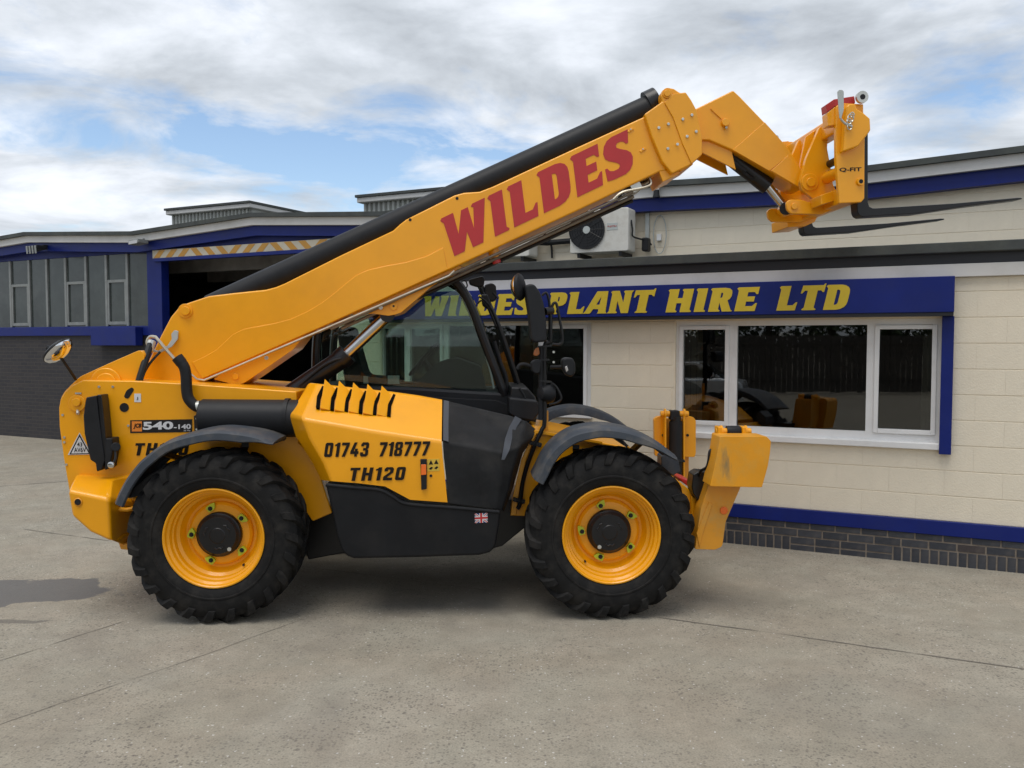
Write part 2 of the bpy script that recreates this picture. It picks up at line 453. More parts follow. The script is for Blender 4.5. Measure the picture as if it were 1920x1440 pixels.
# ------------------------------------------------------------------ lettering
GL = {
 'I': (0.46, [[(0, .95), (.05, 1), (.40, 1), (.40, .10), (.47, .04), (.45, 0), (.07, 0), (.07, .86)]]),
 'L': (0.74, [[(0, .95), (.05, 1), (.40, 1), (.40, .21), (.60, .21), (.69, .33), (.74, .33), (.72, 0), (.07, 0), (.07, .86)]]),
 'E': (0.78, [[(0, .95), (.05, 1), (.75, 1), (.75, .70), (.70, .70), (.62, .79), (.40, .79), (.40, .61), (.66, .61), (.66, .40), (.40, .40), (.40, .21), (.63, .21), (.73, .33), (.78, .33), (.76, 0), (.07, 0), (.07, .86)]]),
 'D': (0.84, [[(0, .95), (.05, 1), (.50, 1), (.64, .97), (.75, .90), (.81, .80), (.83, .68), (.83, .32), (.81, .20), (.75, .10), (.64, .03), (.50, 0), (.07, 0), (.07, .86)],
             [(.39, .80), (.44, .80), (.49, .77), (.51, .71), (.51, .29), (.49, .23), (.44, .20), (.39, .20)]]),
 'W': (1.16, [[(-.04, .95), (0, 1), (.31, 1), (.38, .46), (.52, .97), (.70, .97), (.79, .42), (.84, .90), (.78, .95), (.82, 1), (1.16, 1), (.98, 0), (.70, 0), (.60, .42), (.48, 0), (.20, 0), (.04, .86)]]),
 'S': (0.78, [[(.72, 1.0), (.69, .69), (.63, .69), (.58, .76), (.50, .80), (.41, .80), (.37, .76), (.38, .70), (.46, .64), (.64, .53), (.73, .44), (.77, .32), (.74, .15), (.66, .05), (.54, .0), (.22, 0), (.05, .03), (.02, .33), (.08, .33), (.14, .24), (.24, .20), (.36, .20), (.41, .24), (.40, .30), (.32, .37), (.14, .48), (.05, .57), (.02, .70), (.06, .86), (.15, .96), (.28, 1.0)]]),
 'P': (0.78, [[(0, .95), (.05, 1), (.50, 1), (.65, .97), (.74, .89), (.77, .78), (.77, .62), (.74, .50), (.65, .41), (.50, .37), (.40, .37), (.40, .10), (.47, .04), (.45, 0), (.07, 0), (.07, .86)],
             [(.39, .80), (.43, .80), (.46, .76), (.46, .62), (.43, .58), (.39, .58)]]),
 'A': (0.88, [[(-.06, 0), (.22, 0), (.26, .05), (.33, .20), (.55, .20), (.56, .06), (.52, 0), (.92, 0), (.86, .08), (.80, 1), (.36, 1), (.02, .10)],
             [(.42, .40), (.56, .40), (.57, .76)]]),
 'N': (0.90, [[(0, .95), (.05, 1), (.33, 1), (.57, .45), (.57, .88), (.51, .95), (.55, 1), (.90, 1), (.84, .90), (.84, 0), (.56, 0), (.33, .55), (.33, .10), (.40, .04), (.38, 0), (0, 0), (.06, .10), (.06, .86)]]),
 'T': (0.78, [[(0, .68), (.05, .68), (.12, .79), (.22, .79), (.22, .10), (.15, .04), (.17, 0), (.62, 0), (.64, .04), (.56, .10), (.56, .79), (.68, .79), (.74, .72), (.79, .72), (.80, 1.06), (.76, 1.06), (.72, 1), (.02, 1)]]),
 'H': (0.96, [[(0, .95), (.05, 1), (.39, 1), (.39, .61), (.57, .61), (.57, .88), (.51, .95), (.55, 1), (.91, 1), (.91, .10), (.98, .04), (.96, 0), (.58, 0), (.57, .05), (.57, .39), (.39, .39), (.39, .10), (.46, .04), (.44, 0), (.06, 0), (.06, .86)]]),
 '0': (0.56, [[(.10, 1), (.46, 1), (.53, .95), (.56, .86), (.56, .14), (.53, .05), (.46, 0), (.10, 0), (.03, .05), (0, .14), (0, .86), (.03, .95)], [(.21, .80), (.35, .80), (.35, .20), (.21, .20)]]),
 '1': (0.36, [[(0, .76), (0, .86), (.10, .90), (.17, 1), (.36, 1), (.36, 0), (.14, 0), (.14, .76)]]),
 '2': (0.56, [[(0, .68), (0, .88), (.10, 1), (.46, 1), (.56, .88), (.56, .58), (.24, .25), (.24, .20), (.56, .20), (.56, 0), (0, 0), (0, .28), (.35, .63), (.35, .81), (.21, .81), (.21, .68)]]),
 '3': (0.56, [[(0, .86), (.10, 1), (.46, 1), (.56, .88), (.56, .62), (.47, .52), (.56, .42), (.56, .12), (.46, 0), (.10, 0), (0, .12), (0, .30), (.21, .30), (.21, .19), (.35, .19), (.35, .42), (.17, .42), (.17, .60), (.35, .60), (.35, .81), (.21, .81), (.21, .72), (0, .72)]]),
 '4': (0.58, [[(.20, 1), (.41, 1), (.23, .38), (.31, .38), (.31, .56), (.50, .56), (.50, .38), (.58, .38), (.58, .19), (.50, .19), (.50, 0), (.31, 0), (.31, .19), (0, .19), (0, .36)]]),
 '7': (0.54, [[(0, 1), (.54, 1), (.54, .82), (.32, 0), (.09, 0), (.32, .80), (0, .80)]]),
 '8': (0.56, [[(.09, 1), (.47, 1), (.55, .89), (.55, .61), (.48, .51), (.56, .41), (.56, .11), (.47, 0), (.09, 0), (0, .11), (0, .41), (.08, .51), (.01, .61), (.01, .89)], [(.21, .82), (.35, .82), (.35, .61), (.21, .61)], [(.21, .42), (.35, .42), (.35, .18), (.21, .18)]]),
 't': (0.60, [[(0, 1), (.60, 1), (.60, .80), (.41, .80), (.41, 0), (.19, 0), (.19, .80), (0, .80)]]),
 'h': (0.62, [[(0, 1), (.22, 1), (.22, .60), (.40, .60), (.40, 1), (.62, 1), (.62, 0), (.40, 0), (.40, .40), (.22, .40), (.22, 0), (0, 0)]]),
 'R': (0.86, [[(0, .95), (.05, 1), (.50, 1), (.65, .97), (.74, .89), (.77, .78), (.77, .64), (.73, .53), (.66, .47), (.84, .06), (.90, .03), (.88, 0), (.55, 0), (.40, .38), (.40, .10), (.47, .04), (.45, 0), (.07, 0), (.07, .86)],
             [(.39, .80), (.43, .80), (.46, .76), (.46, .62), (.43, .58), (.39, .58)]]),
}
def curve_mesh(cu):
    o = bpy.data.objects.new('tmp', cu)
    C.objects.link(o)
    dg = bpy.context.evaluated_depsgraph_get()
    me = bpy.data.meshes.new_from_object(o.evaluated_get(dg))
    bpy.data.objects.remove(o)
    return me
def glyph(loops, thick):
    cu = bpy.data.curves.new('glyph', 'CURVE')
    cu.dimensions = '2D'
    cu.fill_mode = 'BOTH'
    cu.extrude = thick
    for lp in loops:
        sp = cu.splines.new('POLY')
        sp.points.add(len(lp) - 1)
        for p, (x, y) in zip(sp.points, lp):
            p.co = (x, y, 0, 1)
        sp.use_cyclic_u = True
    return curve_mesh(cu)
def place(me, org, ux, uy, n, name, mat, parent, label=None):
    """map a flat (x, y, thickness) mesh onto org + x*ux + y*uy + z*n"""
    for v in me.vertices:
        x, y, z = v.co
        v.co = org + ux * x + uy * y + n * z
    me.materials.clear()
    me.materials.append(mat)
    me.name = name
    bm = bmesh.new()
    bm.from_mesh(me)
    bmesh.ops.recalc_face_normals(bm, faces=bm.faces)
    bm.to_mesh(me)
    bm.free()
    o = bpy.data.objects.new(name, me)
    C.objects.link(o)
    o.parent = parent
    if label:
        o['label'] = label
    return o
def word(txt, org, ux, uy, n, thick, mat, parent, gap=0.07, name='letter'):
    """drawn capitals; ux spans the whole word, uy one cap height"""
    tot = sum(GL[c][0] for c in txt) + gap * (len(txt) - 1)
    x = 0.0
    for c in txt:
        me = glyph(GL[c][1], 1.0)
        place(me, org + ux * (x / tot), ux / tot, uy, n * thick, name, mat, parent)
        x += GL[c][0] + gap
def print_text(txt, org, ux, uy, n, mat, parent, name='lettering', bold=0.02, thick=0.0012, shear=0.0, label=None):
    cu = bpy.data.curves.new('text', 'FONT')
    cu.body = txt
    cu.extrude = 1.0
    cu.offset = bold
    cu.shear = shear
    cu.resolution_u = 4
    me = curve_mesh(cu)
    xs = [v.co.x for v in me.vertices]
    ys = [v.co.y for v in me.vertices]
    x0, x1, y0, y1 = min(xs), max(xs), min(ys), max(ys)
    for v in me.vertices:
        v.co.x = (v.co.x - x0) / (x1 - x0)
        v.co.y = (v.co.y - y0) / (y1 - y0)
    return place(me, org, ux, uy, n * thick, name, mat, parent, label)
# ------------------------------------------------------------------ the yard
def concrete():
    m = bpy.data.materials.new('weathered_concrete')
    m.use_nodes = True
    t = m.node_tree
    b = t.nodes['Principled BSDF']
    tcn = t.nodes.new('ShaderNodeTexCoord')
    def nz(scale, det, ro, dist=0.0):
        n = t.nodes.new('ShaderNodeTexNoise')
        n.inputs['Scale'].default_value = scale
        n.inputs['Detail'].default_value = det
        n.inputs['Roughness'].default_value = ro
        n.inputs['Distortion'].default_value = dist
        t.links.new(tcn.outputs['Object'], n.inputs['Vector'])
        return n.outputs[0]
    def rp(fac, stops):
        n = t.nodes.new('ShaderNodeValToRGB')
        el = n.color_ramp.elements
        el[0].position, el[0].color = stops[0]
        el[1].position, el[1].color = stops[1]
        for p, c in stops[2:]:
            el.new(p).color = c
        t.links.new(fac, n.inputs[0])
        return n.outputs[0]
    def mix(kind, fac, a, c2):
        n = t.nodes.new('ShaderNodeMixRGB')
        n.blend_type = kind
        for i, v in enumerate((fac, a, c2)):
            if isinstance(v, (int, float)):
                n.inputs[i].default_value = v
            elif isinstance(v, tuple):
                n.inputs[i].default_value = v
            else:
                t.links.new(v, n.inputs[i])
        return n.outputs[0]
    base = rp(nz(0.45, 8, 0.62, 0.5), [(0.28, (0.252, 0.228, 0.183, 1)), (0.45, (0.296, 0.265, 0.212, 1)), (0.58, (0.314, 0.286, 0.235, 1)), (0.75, (0.345, 0.310, 0.252, 1))])
    tint = rp(nz(1.7, 4, 0.5, 0.6), [(0.34, (1.0, 0.98, 0.955, 1)), (0.66, (0.985, 1.0, 0.985, 1))])
    c = mix('MULTIPLY', 1.0, base, tint)
    mot = rp(nz(4.0, 7, 0.7), [(0.32, (0.84, 0.835, 0.83, 1)), (0.68, (1.09, 1.09, 1.09, 1))])
    c = mix('MULTIPLY', 1.0, c, mot)
    grit = rp(nz(95.0, 4, 0.7), [(0.34, (0.74, 0.73, 0.72, 1)), (0.50, (1, 1, 1, 1)), (0.66, (1.20, 1.20, 1.19, 1))])
    c = mix('MULTIPLY', 0.85, c, grit)
    dens = rp(nz(0.9, 6, 0.65, 0.4), [(0.36, (0.15, 0.15, 0.15, 1)), (0.62, (1, 1, 1, 1))])
    def specks(scale, rad, share, colour, k, masked=True):
        vo = t.nodes.new('ShaderNodeTexVoronoi')
        vo.inputs['Scale'].default_value = scale
        dn = t.nodes.new('ShaderNodeTexNoise')
        dn.inputs['Scale'].default_value = scale * 1.6
        t.links.new(tcn.outputs['Object'], dn.inputs['Vector'])
        va = t.nodes.new('ShaderNodeVectorMath'); va.operation = 'MULTIPLY_ADD'
        va.inputs[1].default_value = (.9 / scale, .9 / scale, 0)
        t.links.new(dn.outputs['Color'], va.inputs[0]); t.links.new(tcn.outputs['Object'], va.inputs[2])
        t.links.new(va.outputs[0], vo.inputs['Vector'])
        d = rp(vo.outputs['Distance'], [(rad * .55, (1, 1, 1, 1)), (rad, (0, 0, 0, 1))])
        sx = t.nodes.new('ShaderNodeSeparateColor')
        t.links.new(vo.outputs['Color'], sx.inputs[0])
        pick = t.nodes.new('ShaderNodeMath'); pick.operation = 'LESS_THAN'; pick.inputs[1].default_value = share
        t.links.new(sx.outputs[0], pick.inputs[0])
        f = mix('MULTIPLY', 1.0, d, pick.outputs[0])
        if masked:
            f = mix('MULTIPLY', 1.0, f, dens)
        f = mix('MULTIPLY', 1.0, f, (k, k, k, 1))
        return f, colour
    for f, col in (specks(55, .46, .55, (0.115, 0.10, 0.083, 1), .72), specks(30, .36, .24, (0.105, 0.092, 0.080, 1), .75),
                   specks(48, .30, .06, (0.62, 0.60, 0.56, 1), .8, False), specks(9, .16, .10, (0.10, 0.088, 0.075, 1), .7)):
        c = mix('MIX', f, c, col)
    # large grimy stains of their own shape
    st = rp(nz(0.7, 8, 0.66, 1.1), [(0.53, (0, 0, 0, 1)), (0.74, (0.55, 0.55, 0.55, 1))])
    c = mix('MIX', st, c, (0.19, 0.170, 0.140, 1))
    # damp dark patch left of the machine
    def blob(px, py, rx, ry, ang, dark, wob, edge=.80):
        gpt = ground(px, py)
        mp = t.nodes.new('ShaderNodeMapping')
        mp.vector_type = 'TEXTURE'
        mp.inputs['Location'].default_value = gpt
        mp.inputs['Rotation'].default_value = (0, 0, ang)
        mp.inputs['Scale'].default_value = (rx, ry, 1)
        wn = t.nodes.new('ShaderNodeTexNoise')
        wn.inputs['Scale'].default_value = 3.2
        wn.inputs['Detail'].default_value = 8
        t.links.new(tcn.outputs['Object'], wn.inputs['Vector'])
        va = t.nodes.new('ShaderNodeVectorMath')
        va.operation = 'MULTIPLY_ADD'
        va.inputs[1].default_value = (wob, wob, 0)
        t.links.new(wn.outputs['Color'], va.inputs[0])
        sh = t.nodes.new('ShaderNodeVectorMath')
        sh.operation = 'SUBTRACT'
        sh.inputs[1].default_value = (wob / 2, wob / 2, 0)
        t.links.new(tcn.outputs['Object'], sh.inputs[0])
        t.links.new(sh.outputs[0], va.inputs[2])
        t.links.new(va.outputs[0], mp.inputs[0])
        ln = t.nodes.new('ShaderNodeVectorMath')
        ln.operation = 'LENGTH'
        t.links.new(mp.outputs[0], ln.inputs[0])
        return rp(ln.outputs['Value'], [(edge, (dark, dark, dark, 1)), (1.0, (0, 0, 0, 1))])
    wet = blob(40, 1110, 0.78, 0.37, 0.0, 0.85, 0.75, .93)
    c = mix('MIX', wet, c, (0.105, 0.100, 0.095, 1))
    wet2 = blob(10, 1165, 0.35, 0.05, 0.1, 0.6, 0.2)
    c = mix('MIX', wet2, c, (0.10, 0.092, 0.082, 1))
    dark_patch = blob(880, 1095, 1.5, 0.7, 0.0, 0.35, 0.9)  # broad wobbly ellipse of darker concrete below the chassis
    c = mix('MIX', dark_patch, c, (0.13, 0.115, 0.10, 1))
    t.links.new(c, b.inputs['Base Color'])
    rg = rp(wet, [(0.0, (0.86, 0.86, 0.86, 1)), (1.0, (0.5, 0.5, 0.5, 1))])
    t.links.new(rg, b.inputs['Roughness'])
    b.inputs['Specular IOR Level'].default_value = 0.3
    bp = t.nodes.new('ShaderNodeBump')
    bp.inputs['Strength'].default_value = 0.35
    bp.inputs['Distance'].default_value = 0.008
    t.links.new(nz(45.0, 5, 0.7), bp.inputs['Height'])
    t.links.new(bp.outputs[0], b.inputs['Normal'])
    return m
CONC = concrete()
yard = MB().add([(-400, -400, 0), (400, -400, 0), (400, 400, 0), (-400, 400, 0)], [(0, 1, 2, 3)]).build('yard_ground', CONC, smooth=0)
yard['kind'] = 'structure'
yard['label'] = 'weathered grey concrete yard with slab joints and a dark damp patch'
JOINT = pmat('joint_filler', (0.16, 0.14, 0.115), 0.9, var=0.3, vscale=20)
def joint(px0, px1, w, wob=0.012, ext=0.0):
    a, b = ground(*px0), ground(*px1)
    d = (b - a)
    a, b = a - d * ext, b + d * ext
    n = max(6, int((b - a).length / 0.12))
    t = (b - a).normalized()
    s = Vector((-t.y, t.x, 0))
    rows = []
    off = 0
    for i in range(n + 1):
        p = a + (b - a) * i / n
        off = off * 0.8 + random.uniform(-wob, wob)
        ww = w * random.choice((.12, .5, .8, 1.0, 1.1))
        rows.append([p + s * (off - ww / 2) + Vector((0, 0, 0.003)), p + s * (off + ww / 2) + Vector((0, 0, 0.003))])
    MB().loft(rows).build('slab_joint', JOINT, yard, smooth=0)
joint((1200, 1152), (1920, 1254), 0.016, 0.006, 0.25)
joint((0, 1238), (250, 1160), 0.007, 0.008, 0.1)
joint((0, 1358), (540, 1172), 0.005, 0.008, 0.1)
joint((45, 992), (260, 1022), 0.012, 0.006, 0.0)
joint((0, 912), (120, 903), 0.02, 0.008, 0.3)
joint((560, 1062), (1010, 1120), 0.010, 0.006, 0.0)

# ------------------------------------------------------------------ the two buildings share one frame
TH = R(26.3)
g0 = ground(1920, 1075)
ux = Vector((math.cos(TH), -math.sin(TH), 0))
BO = g0 - ux * (g0.x / ux.x)          # where the office front crosses the camera's own axis
B = Frame(BO, -TH)
SET = 3.0                              # the workshop front stands 3 m behind the office front
def zB(px, py, d):
    return B.at(px, py, d)[1]
def xB(px, d, py=700):
    return B.at(px, py, d)[0]

office = thing('office_building', 'single-storey cream blockwork office with blue stripe and brick plinth behind the telehandler', 'building', BO, -TH)
shop = thing('workshop_building', 'tall workshop with zigzag white fascia, blue trim and dark open doorway at the back', 'building', BO, -TH)

X0, X1 = xB(628, 0), 9.0
z_pl = zB(1920, 1017, 0)               # top of the brick plinth
z_st = zB(1920, 989, 0)                # top of the blue stripe
z_rf0, z_rf1, z_rf2 = zB(1920, 491, 0), zB(1920, 470, 0), zB(1920, 450, 0)
z_wf = zB(1920, 516, 0)                # bottom of the white eaves board
# window openings
wr = (xB(1266, 0), xB(1768, 0), zB(1768, 838, 0), zB(1768, 597, 0))
wl = (xB(716, 0), xB(1108, 0), zB(1108, 781, 0), zB(1108, 604, 0))
CW, CHH = 0.45, 0.225
def rsub(rects, h):
    out = []
    for (a, b, c, d) in rects:
        if h[1] <= a or h[0] >= b or h[3] <= c or h[2] >= d:
            out.append((a, b, c, d))
            continue
        if h[0] > a: out.append((a, h[0], c, d))
        if h[1] < b: out.append((h[1], b, c, d))
        a2, b2 = max(a, h[0]), min(b, h[1])
        if h[2] > c: out.append((a2, b2, c, h[2]))
        if h[3] < d: out.append((a2, b2, h[3], d))
    return out
# wall core (the painted mortar plane) cut round the windows
def core(name, mat, parent, x0, x1, z0, z1, y0, y1, holes):
    m = MB()
    rs = [(x0, x1, z0, z1)]
    for h in holes:
        rs = rsub(rs, h)
    for a, b, c, d in rs:
        m.box(a, b, y0, y1, c, d)
    return m.build(name, mat, parent, smooth=0)
wall = core('wall', CREAMJ, office, X0, X1, z_st, z_wf, 0.0, 0.22, [wr, wl])
BLOCKS = {}
def block_mesh(w, h, t=0.004, ch=0.003, mat=CREAM, j=0):
    k = (round(w, 3), round(h, 3), mat.name, j)
    if k not in BLOCKS:
        rj = random.Random(hash(k) % 9973)
        e = lambda: rj.uniform(-0.0012, 0.0012) if mat is not CREAM else rj.uniform(-0.0003, 0.0003)
        cx_ = ch if mat is not CREAM else 0.0002
        fr = [(cx_, -t + e(), ch), (w - cx_, -t + e(), ch), (w - cx_, -t + e(), h - ch), (cx_, -t + e(), h - ch)]
        bk = [(0, 0.002, 0), (w, 0.002, 0), (w, 0.002, h), (0, 0.002, h)]
        BLOCKS[k] = MB().add(fr + bk, [(0, 1, 2, 3), (4, 5, 1, 0), (5, 6, 2, 1), (6, 7, 3, 2), (7, 4, 0, 3)]).mesh('block', mat, 0)
    return BLOCKS[k]
def blockwork(parent, x0, x1, z0, z1, y, holes, gap=0.006):
    nrow = int(math.ceil((z1 - z0) / CHH))
    for r in range(nrow):
        za, zb = z0 + r * CHH, min(z0 + (r + 1) * CHH, z1)
        xs = math.floor(x0 / CW) * CW - (CW / 2 if r % 2 else 0)
        while xs < x1:
            rects = [(max(xs, x0) + 0.0003, min(xs + CW, x1) - 0.0003, za + gap / 2, zb - gap / 2)]
            for h in holes:
                rects = rsub(rects, h)
            for a, b, c, d in rects:
                if b - a > 0.03 and d - c > 0.02:
                    link('block', block_mesh(b - a, d - c, j=random.randrange(3)), parent, (a, y + random.uniform(-0.0006, 0.0006), c))
            xs += CW
blockwork(wall, X0, 7.6, z_st, z_wf, -0.001, [(wr[0] - .012, wr[1] + .012, wr[2] - .012, wr[3] + .012), (wl[0] - .012, wl[1] + .012, wl[2] - .012, wl[3] + .012)])
# blue stripe
MB().prism([(X0, z_pl), (X1, z_pl), (X1, z_st), (X0, z_st)], -0.028, 0.2).build('painted_stripe', BLUE, office, bevel=0.006)
# plinth: mortar core and single bricks
plinth = MB().box(X0, X1, -0.004, 0.2, -0.05, z_pl).build('plinth', MORT, office, smooth=0)
BW, BH, J = 0.225, 0.075, 0.012
def brick(x, z, w, h):
    if z + h > z_pl - 0.002:
        h = z_pl - 0.002 - z
    if h < 0.012:
        return
    link('brick', block_mesh(w, h, t=0.006, ch=0.003, mat=random.choice(BRK[:2] if random.random() < .75 else BRK), j=random.randrange(4)), plinth,
         (x, -0.004 + random.uniform(-0.002, 0.0015), z))
bx0, bx1 = X0, 7.6
zrow = z_pl - 0.004
rows = []
zz = z_pl - BH + 0.012
r = 0
while zz > 0.10:
    xs = math.floor(bx0 / BW) * BW + (BW / 2 if r % 2 else 0)
    while xs < bx1:
        brick(xs + J / 2, zz + J / 2, BW - J, BH - J)
        xs += BW
    zz -= BH
    r += 1
ztop = zz + BH
sx0, sx1 = xB(1466, 0, 1030), xB(1652, 0, 1050)
xs = bx0
while xs < bx1:
    if sx0 < xs < sx1 - 0.05:
        brick(xs + J / 2, ztop - BH + J / 2, BW - J, BH - J)
        brick(xs + J / 2, ztop - 2 * BH + J / 2, BW - J, BH - J)
        xs += BW
    else:
        brick(xs + J / 2, ztop - 0.16, 0.075 - J, 0.16 - J / 2)
        xs += 0.075
# eaves: white board, black gutter recess, felt edge, flat roof
MB().box(X0 - .05, X1, -0.05, 0.3, z_wf, z_rf0).build('eaves_board', FASC, office, bevel=0.004)
MB().box(X0 - .05, X1, -0.03, 0.3, z_rf0 + 0.001, z_rf1).build('gutter', SOFF, office)
MB().prism([(X0 - .1, z_rf1 + .001), (X1, z_rf1 + .001), (X1, z_rf2), (X0 - .1, z_rf2)], -0.10, SET + 0.02).build('flat_roof', FELT, office, bevel=0.008)
# room behind the windows
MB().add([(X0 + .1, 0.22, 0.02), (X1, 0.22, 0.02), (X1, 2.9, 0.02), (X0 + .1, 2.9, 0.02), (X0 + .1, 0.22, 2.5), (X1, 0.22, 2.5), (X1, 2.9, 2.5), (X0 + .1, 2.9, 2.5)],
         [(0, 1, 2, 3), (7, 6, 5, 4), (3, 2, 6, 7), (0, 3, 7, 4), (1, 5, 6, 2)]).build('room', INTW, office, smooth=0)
MB().box(X0, X0 + 0.1, 0.22, SET, 0, z_rf1).build('end_wall', CREAM, office, smooth=0)

def window(name_label, x0, x1, z0, z1, cells, sill=True):
    """cells: (xa, xb, za, zb, opening) glazed areas in wall coordinates"""
    w = MB()
    holes = [(c[0], c[1], c[2], c[3]) for c in cells]
    rs = [(x0, x1, z0, z1)]
    for h in holes:
        rs = rsub(rs, h)
    for a, b, c, d in rs:
        w.box(a, b, 0.035, 0.095, c, d)
    win = w.build('window', UPVC, office, smooth=0, label=name_label)
    for (a, b, c, d, op) in cells:
        MB().box(a - .004, b + .004, 0.066, 0.072, c - .004, d + .004).build('pane', WINGL, win, smooth=0)
        if op:
            e, s = 0.038, MB()
            for q in rsub([(a - e, b + e, c - e, d + e)], (a, b, c, d)):
                s.box(q[0], q[1], 0.018, 0.034, q[2], q[3])
            s.build('casement', UPVC, win, bevel=0.004)
    if sill:
        MB().prism([(x0 - .03, z0 - .055), (x1 + .02, z0 - .055), (x1 + .02, z0 + .004), (x0 - .03, z0 + .004)], -0.055, 0.10).build('sill', UPVC, win, bevel=0.008)
    return win
def cell(pxa, pxb, pya, pyb, op):
    xm = (pxa + pxb) / 2
    return (xB(pxa, 0.07), xB(pxb, 0.07), zB(pxb, pyb, 0.07), zB(pxb, pya, 0.07), op)
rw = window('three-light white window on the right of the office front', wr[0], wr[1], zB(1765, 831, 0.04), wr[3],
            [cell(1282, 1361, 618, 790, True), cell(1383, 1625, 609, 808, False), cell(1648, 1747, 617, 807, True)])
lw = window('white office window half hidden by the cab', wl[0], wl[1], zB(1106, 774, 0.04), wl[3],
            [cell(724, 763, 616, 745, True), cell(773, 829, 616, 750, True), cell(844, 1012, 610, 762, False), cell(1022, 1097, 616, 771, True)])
# blinds hanging inside
for pa, pb in ((1284, 1318), (1728, 1746), (1000, 1011)):
    m = MB()
    xa, xb = xB(pa, 0.3), xB(pb, 0.3)
    nsl = max(2, int((xb - xa) / 0.06))
    for i in range(nsl):
        xx = xa + (xb - xa) * i / nsl
        m.bar((xx + .03, 0.3, 0.75), (xx + .03, 0.3, 2.3), 0.004, 0.058, up=(1, 0.25, 0))
    m.build('blind', BLIND, office, smooth=0)

# ------------------------------------------------------------------ shop sign with roller-shutter box
sgn = thing('shop_sign', 'long blue fascia sign with yellow italic lettering above the office windows', 'sign', BO, -TH)
SY = -0.20
sx_r, sx_l = xB(1790, SY, 550), xB(690, SY, 550)
sz0, sz1 = zB(1790, 585, SY), zB(1790, 517, SY)
MB().box(sx_l, sx_r, SY, -0.052, sz0, sz1).build('sign_box', BLUE, sgn, bevel=0.006)
MB().box(sx_l, sx_r - .004, SY + .02, -0.012, sz0 - 0.03, sz0 - .001).build('shutter_slot', SOFF, sgn)
ga, gb = xB(1764, -0.07), xB(1787, -0.07)
MB().box(ga, gb, -0.075, -0.012, zB(1787, 853, -0.07), sz0 - .031).build('shutter_guide', BLUE, sgn, bevel=0.004)
for wd, pa, pb, ta, tb in (('WILDES', 790, 996, 600, 1), ('PLANT', 1024, 1220, 0, 0), ('HIRE', 1245, 1416, 0, 0), ('LTD', 1452, 1586, 0, 0)):
    capz0, capz1 = sz0 + (sz1 - sz0) * 0.115, sz0 + (sz1 - sz0) * 0.845
    h = capz1 - capz0
    xa, xb = xB(pa, SY, 580), xB(pb, SY, 580)
    word(wd, Vector((xa, SY - .003, capz0)), Vector((xb - xa, 0, 0)), Vector((h * 0.22, 0, h)), Vector((0, -1, 0)), 0.003, SIGNY, sgn, gap=0.05)

# ------------------------------------------------------------------ workshop
def roofline(pts, d):
    return [B.at(a, b, d) for a, b in pts]
RL = roofline([(-260, 452), (-150, 470), (0, 450), (70, 438), (270, 437), (490, 403), (735, 401), (1000, 369), (1222, 347.5), (1397, 337), (1600, 322), (1920, 282), (2150, 262), (2450, 240)], SET)
def strip(name, line, o0, o1, y0, y1, mat, bevel=0.0):
    m = MB()
    m.prism([(x, z + o1) for x, z in line] + [(x, z + o0) for x, z in line[::-1]], y0, y1)
    return m.build(name, mat, shop, bevel=bevel, smooth=0)
strip('roof_edge', RL, -0.07, 0.0, SET - 0.30, SET + 0.8, FELT)
strip('barge_board', RL, -0.20, -0.071, SET - 0.24, SET + 0.3, FASC)
strip('roof_beam', RL, -0.37, -0.201, SET - 0.16, SET + 0.3, BLUE)
strip('roof_deck', RL, -0.15, -0.03, SET + 0.81, SET + 12, FELT)
xs_c0, xs_c1 = xB(284, SET), xB(311, SET)
zw1, zw0 = zB(270, 473, SET), zB(270, 611, SET)          # glazing band
zl0 = zB(270, 629, SET)                                   # below the blue ledge
XL = xB(-260, SET)
MB().box(XL, xs_c0, SET, SET + .25, 0, zl0).build('brick_wall', BRKFAR, shop, smooth=0)
MB().box(XL, xs_c0 + .02, SET - 0.05, SET + .25, zl0 + .001, zw0).build('sill_beam', BLUE, shop, bevel=0.008)
MB().box(XL, xs_c0, SET + .03, SET + .25, zw1, 3.95).build('head_beam', BLUE, shop, bevel=0.008)
MB().box(xB(173, SET - .2), xB(257, SET - .2), SET - 0.22, SET - .051, zB(250, 648, SET - .2), zB(250, 613, SET - .2)).build('cable_box', BLUE, shop, bevel=0.01)
# strip glazing
gw = MB().box(XL, xs_c0 - .02, SET + .09, SET + .13, zw0, zw1).build('strip_window', INTD, shop, smooth=0)
mull = [-150, -118, -84, -50, -15, 22, 57, 90, 125, 163, 201, 240, 281]
zt = zB(220, 526, SET)
for i in range(len(mull) - 1):
    a, b = xB(mull[i], SET), xB(mull[i + 1], SET)
    MB().box(a - .03, a + .03, SET + .015, SET + .085, zw0 + .001, zw1 - .001).build('mullion', ALU, gw, bevel=0.006)
    MB().box(a + .032, b - .032, SET + .05, SET + .06, zw0 + .002, zw1 - .002).build('pane', OBSC, gw, smooth=0)
    if mull[i] in (22, 125, 201, -84):
        fr = MB()
        for q in rsub([(a + .032, b - .032, zw0 + .03, zt + .02)], (a + .075, b - .075, zw0 + .09, zt - .035)):
            fr.box(q[0], q[1], SET + .02, SET + .048, q[2], q[3])
        fr.build('vent_frame', ALU, gw, bevel=0.004)
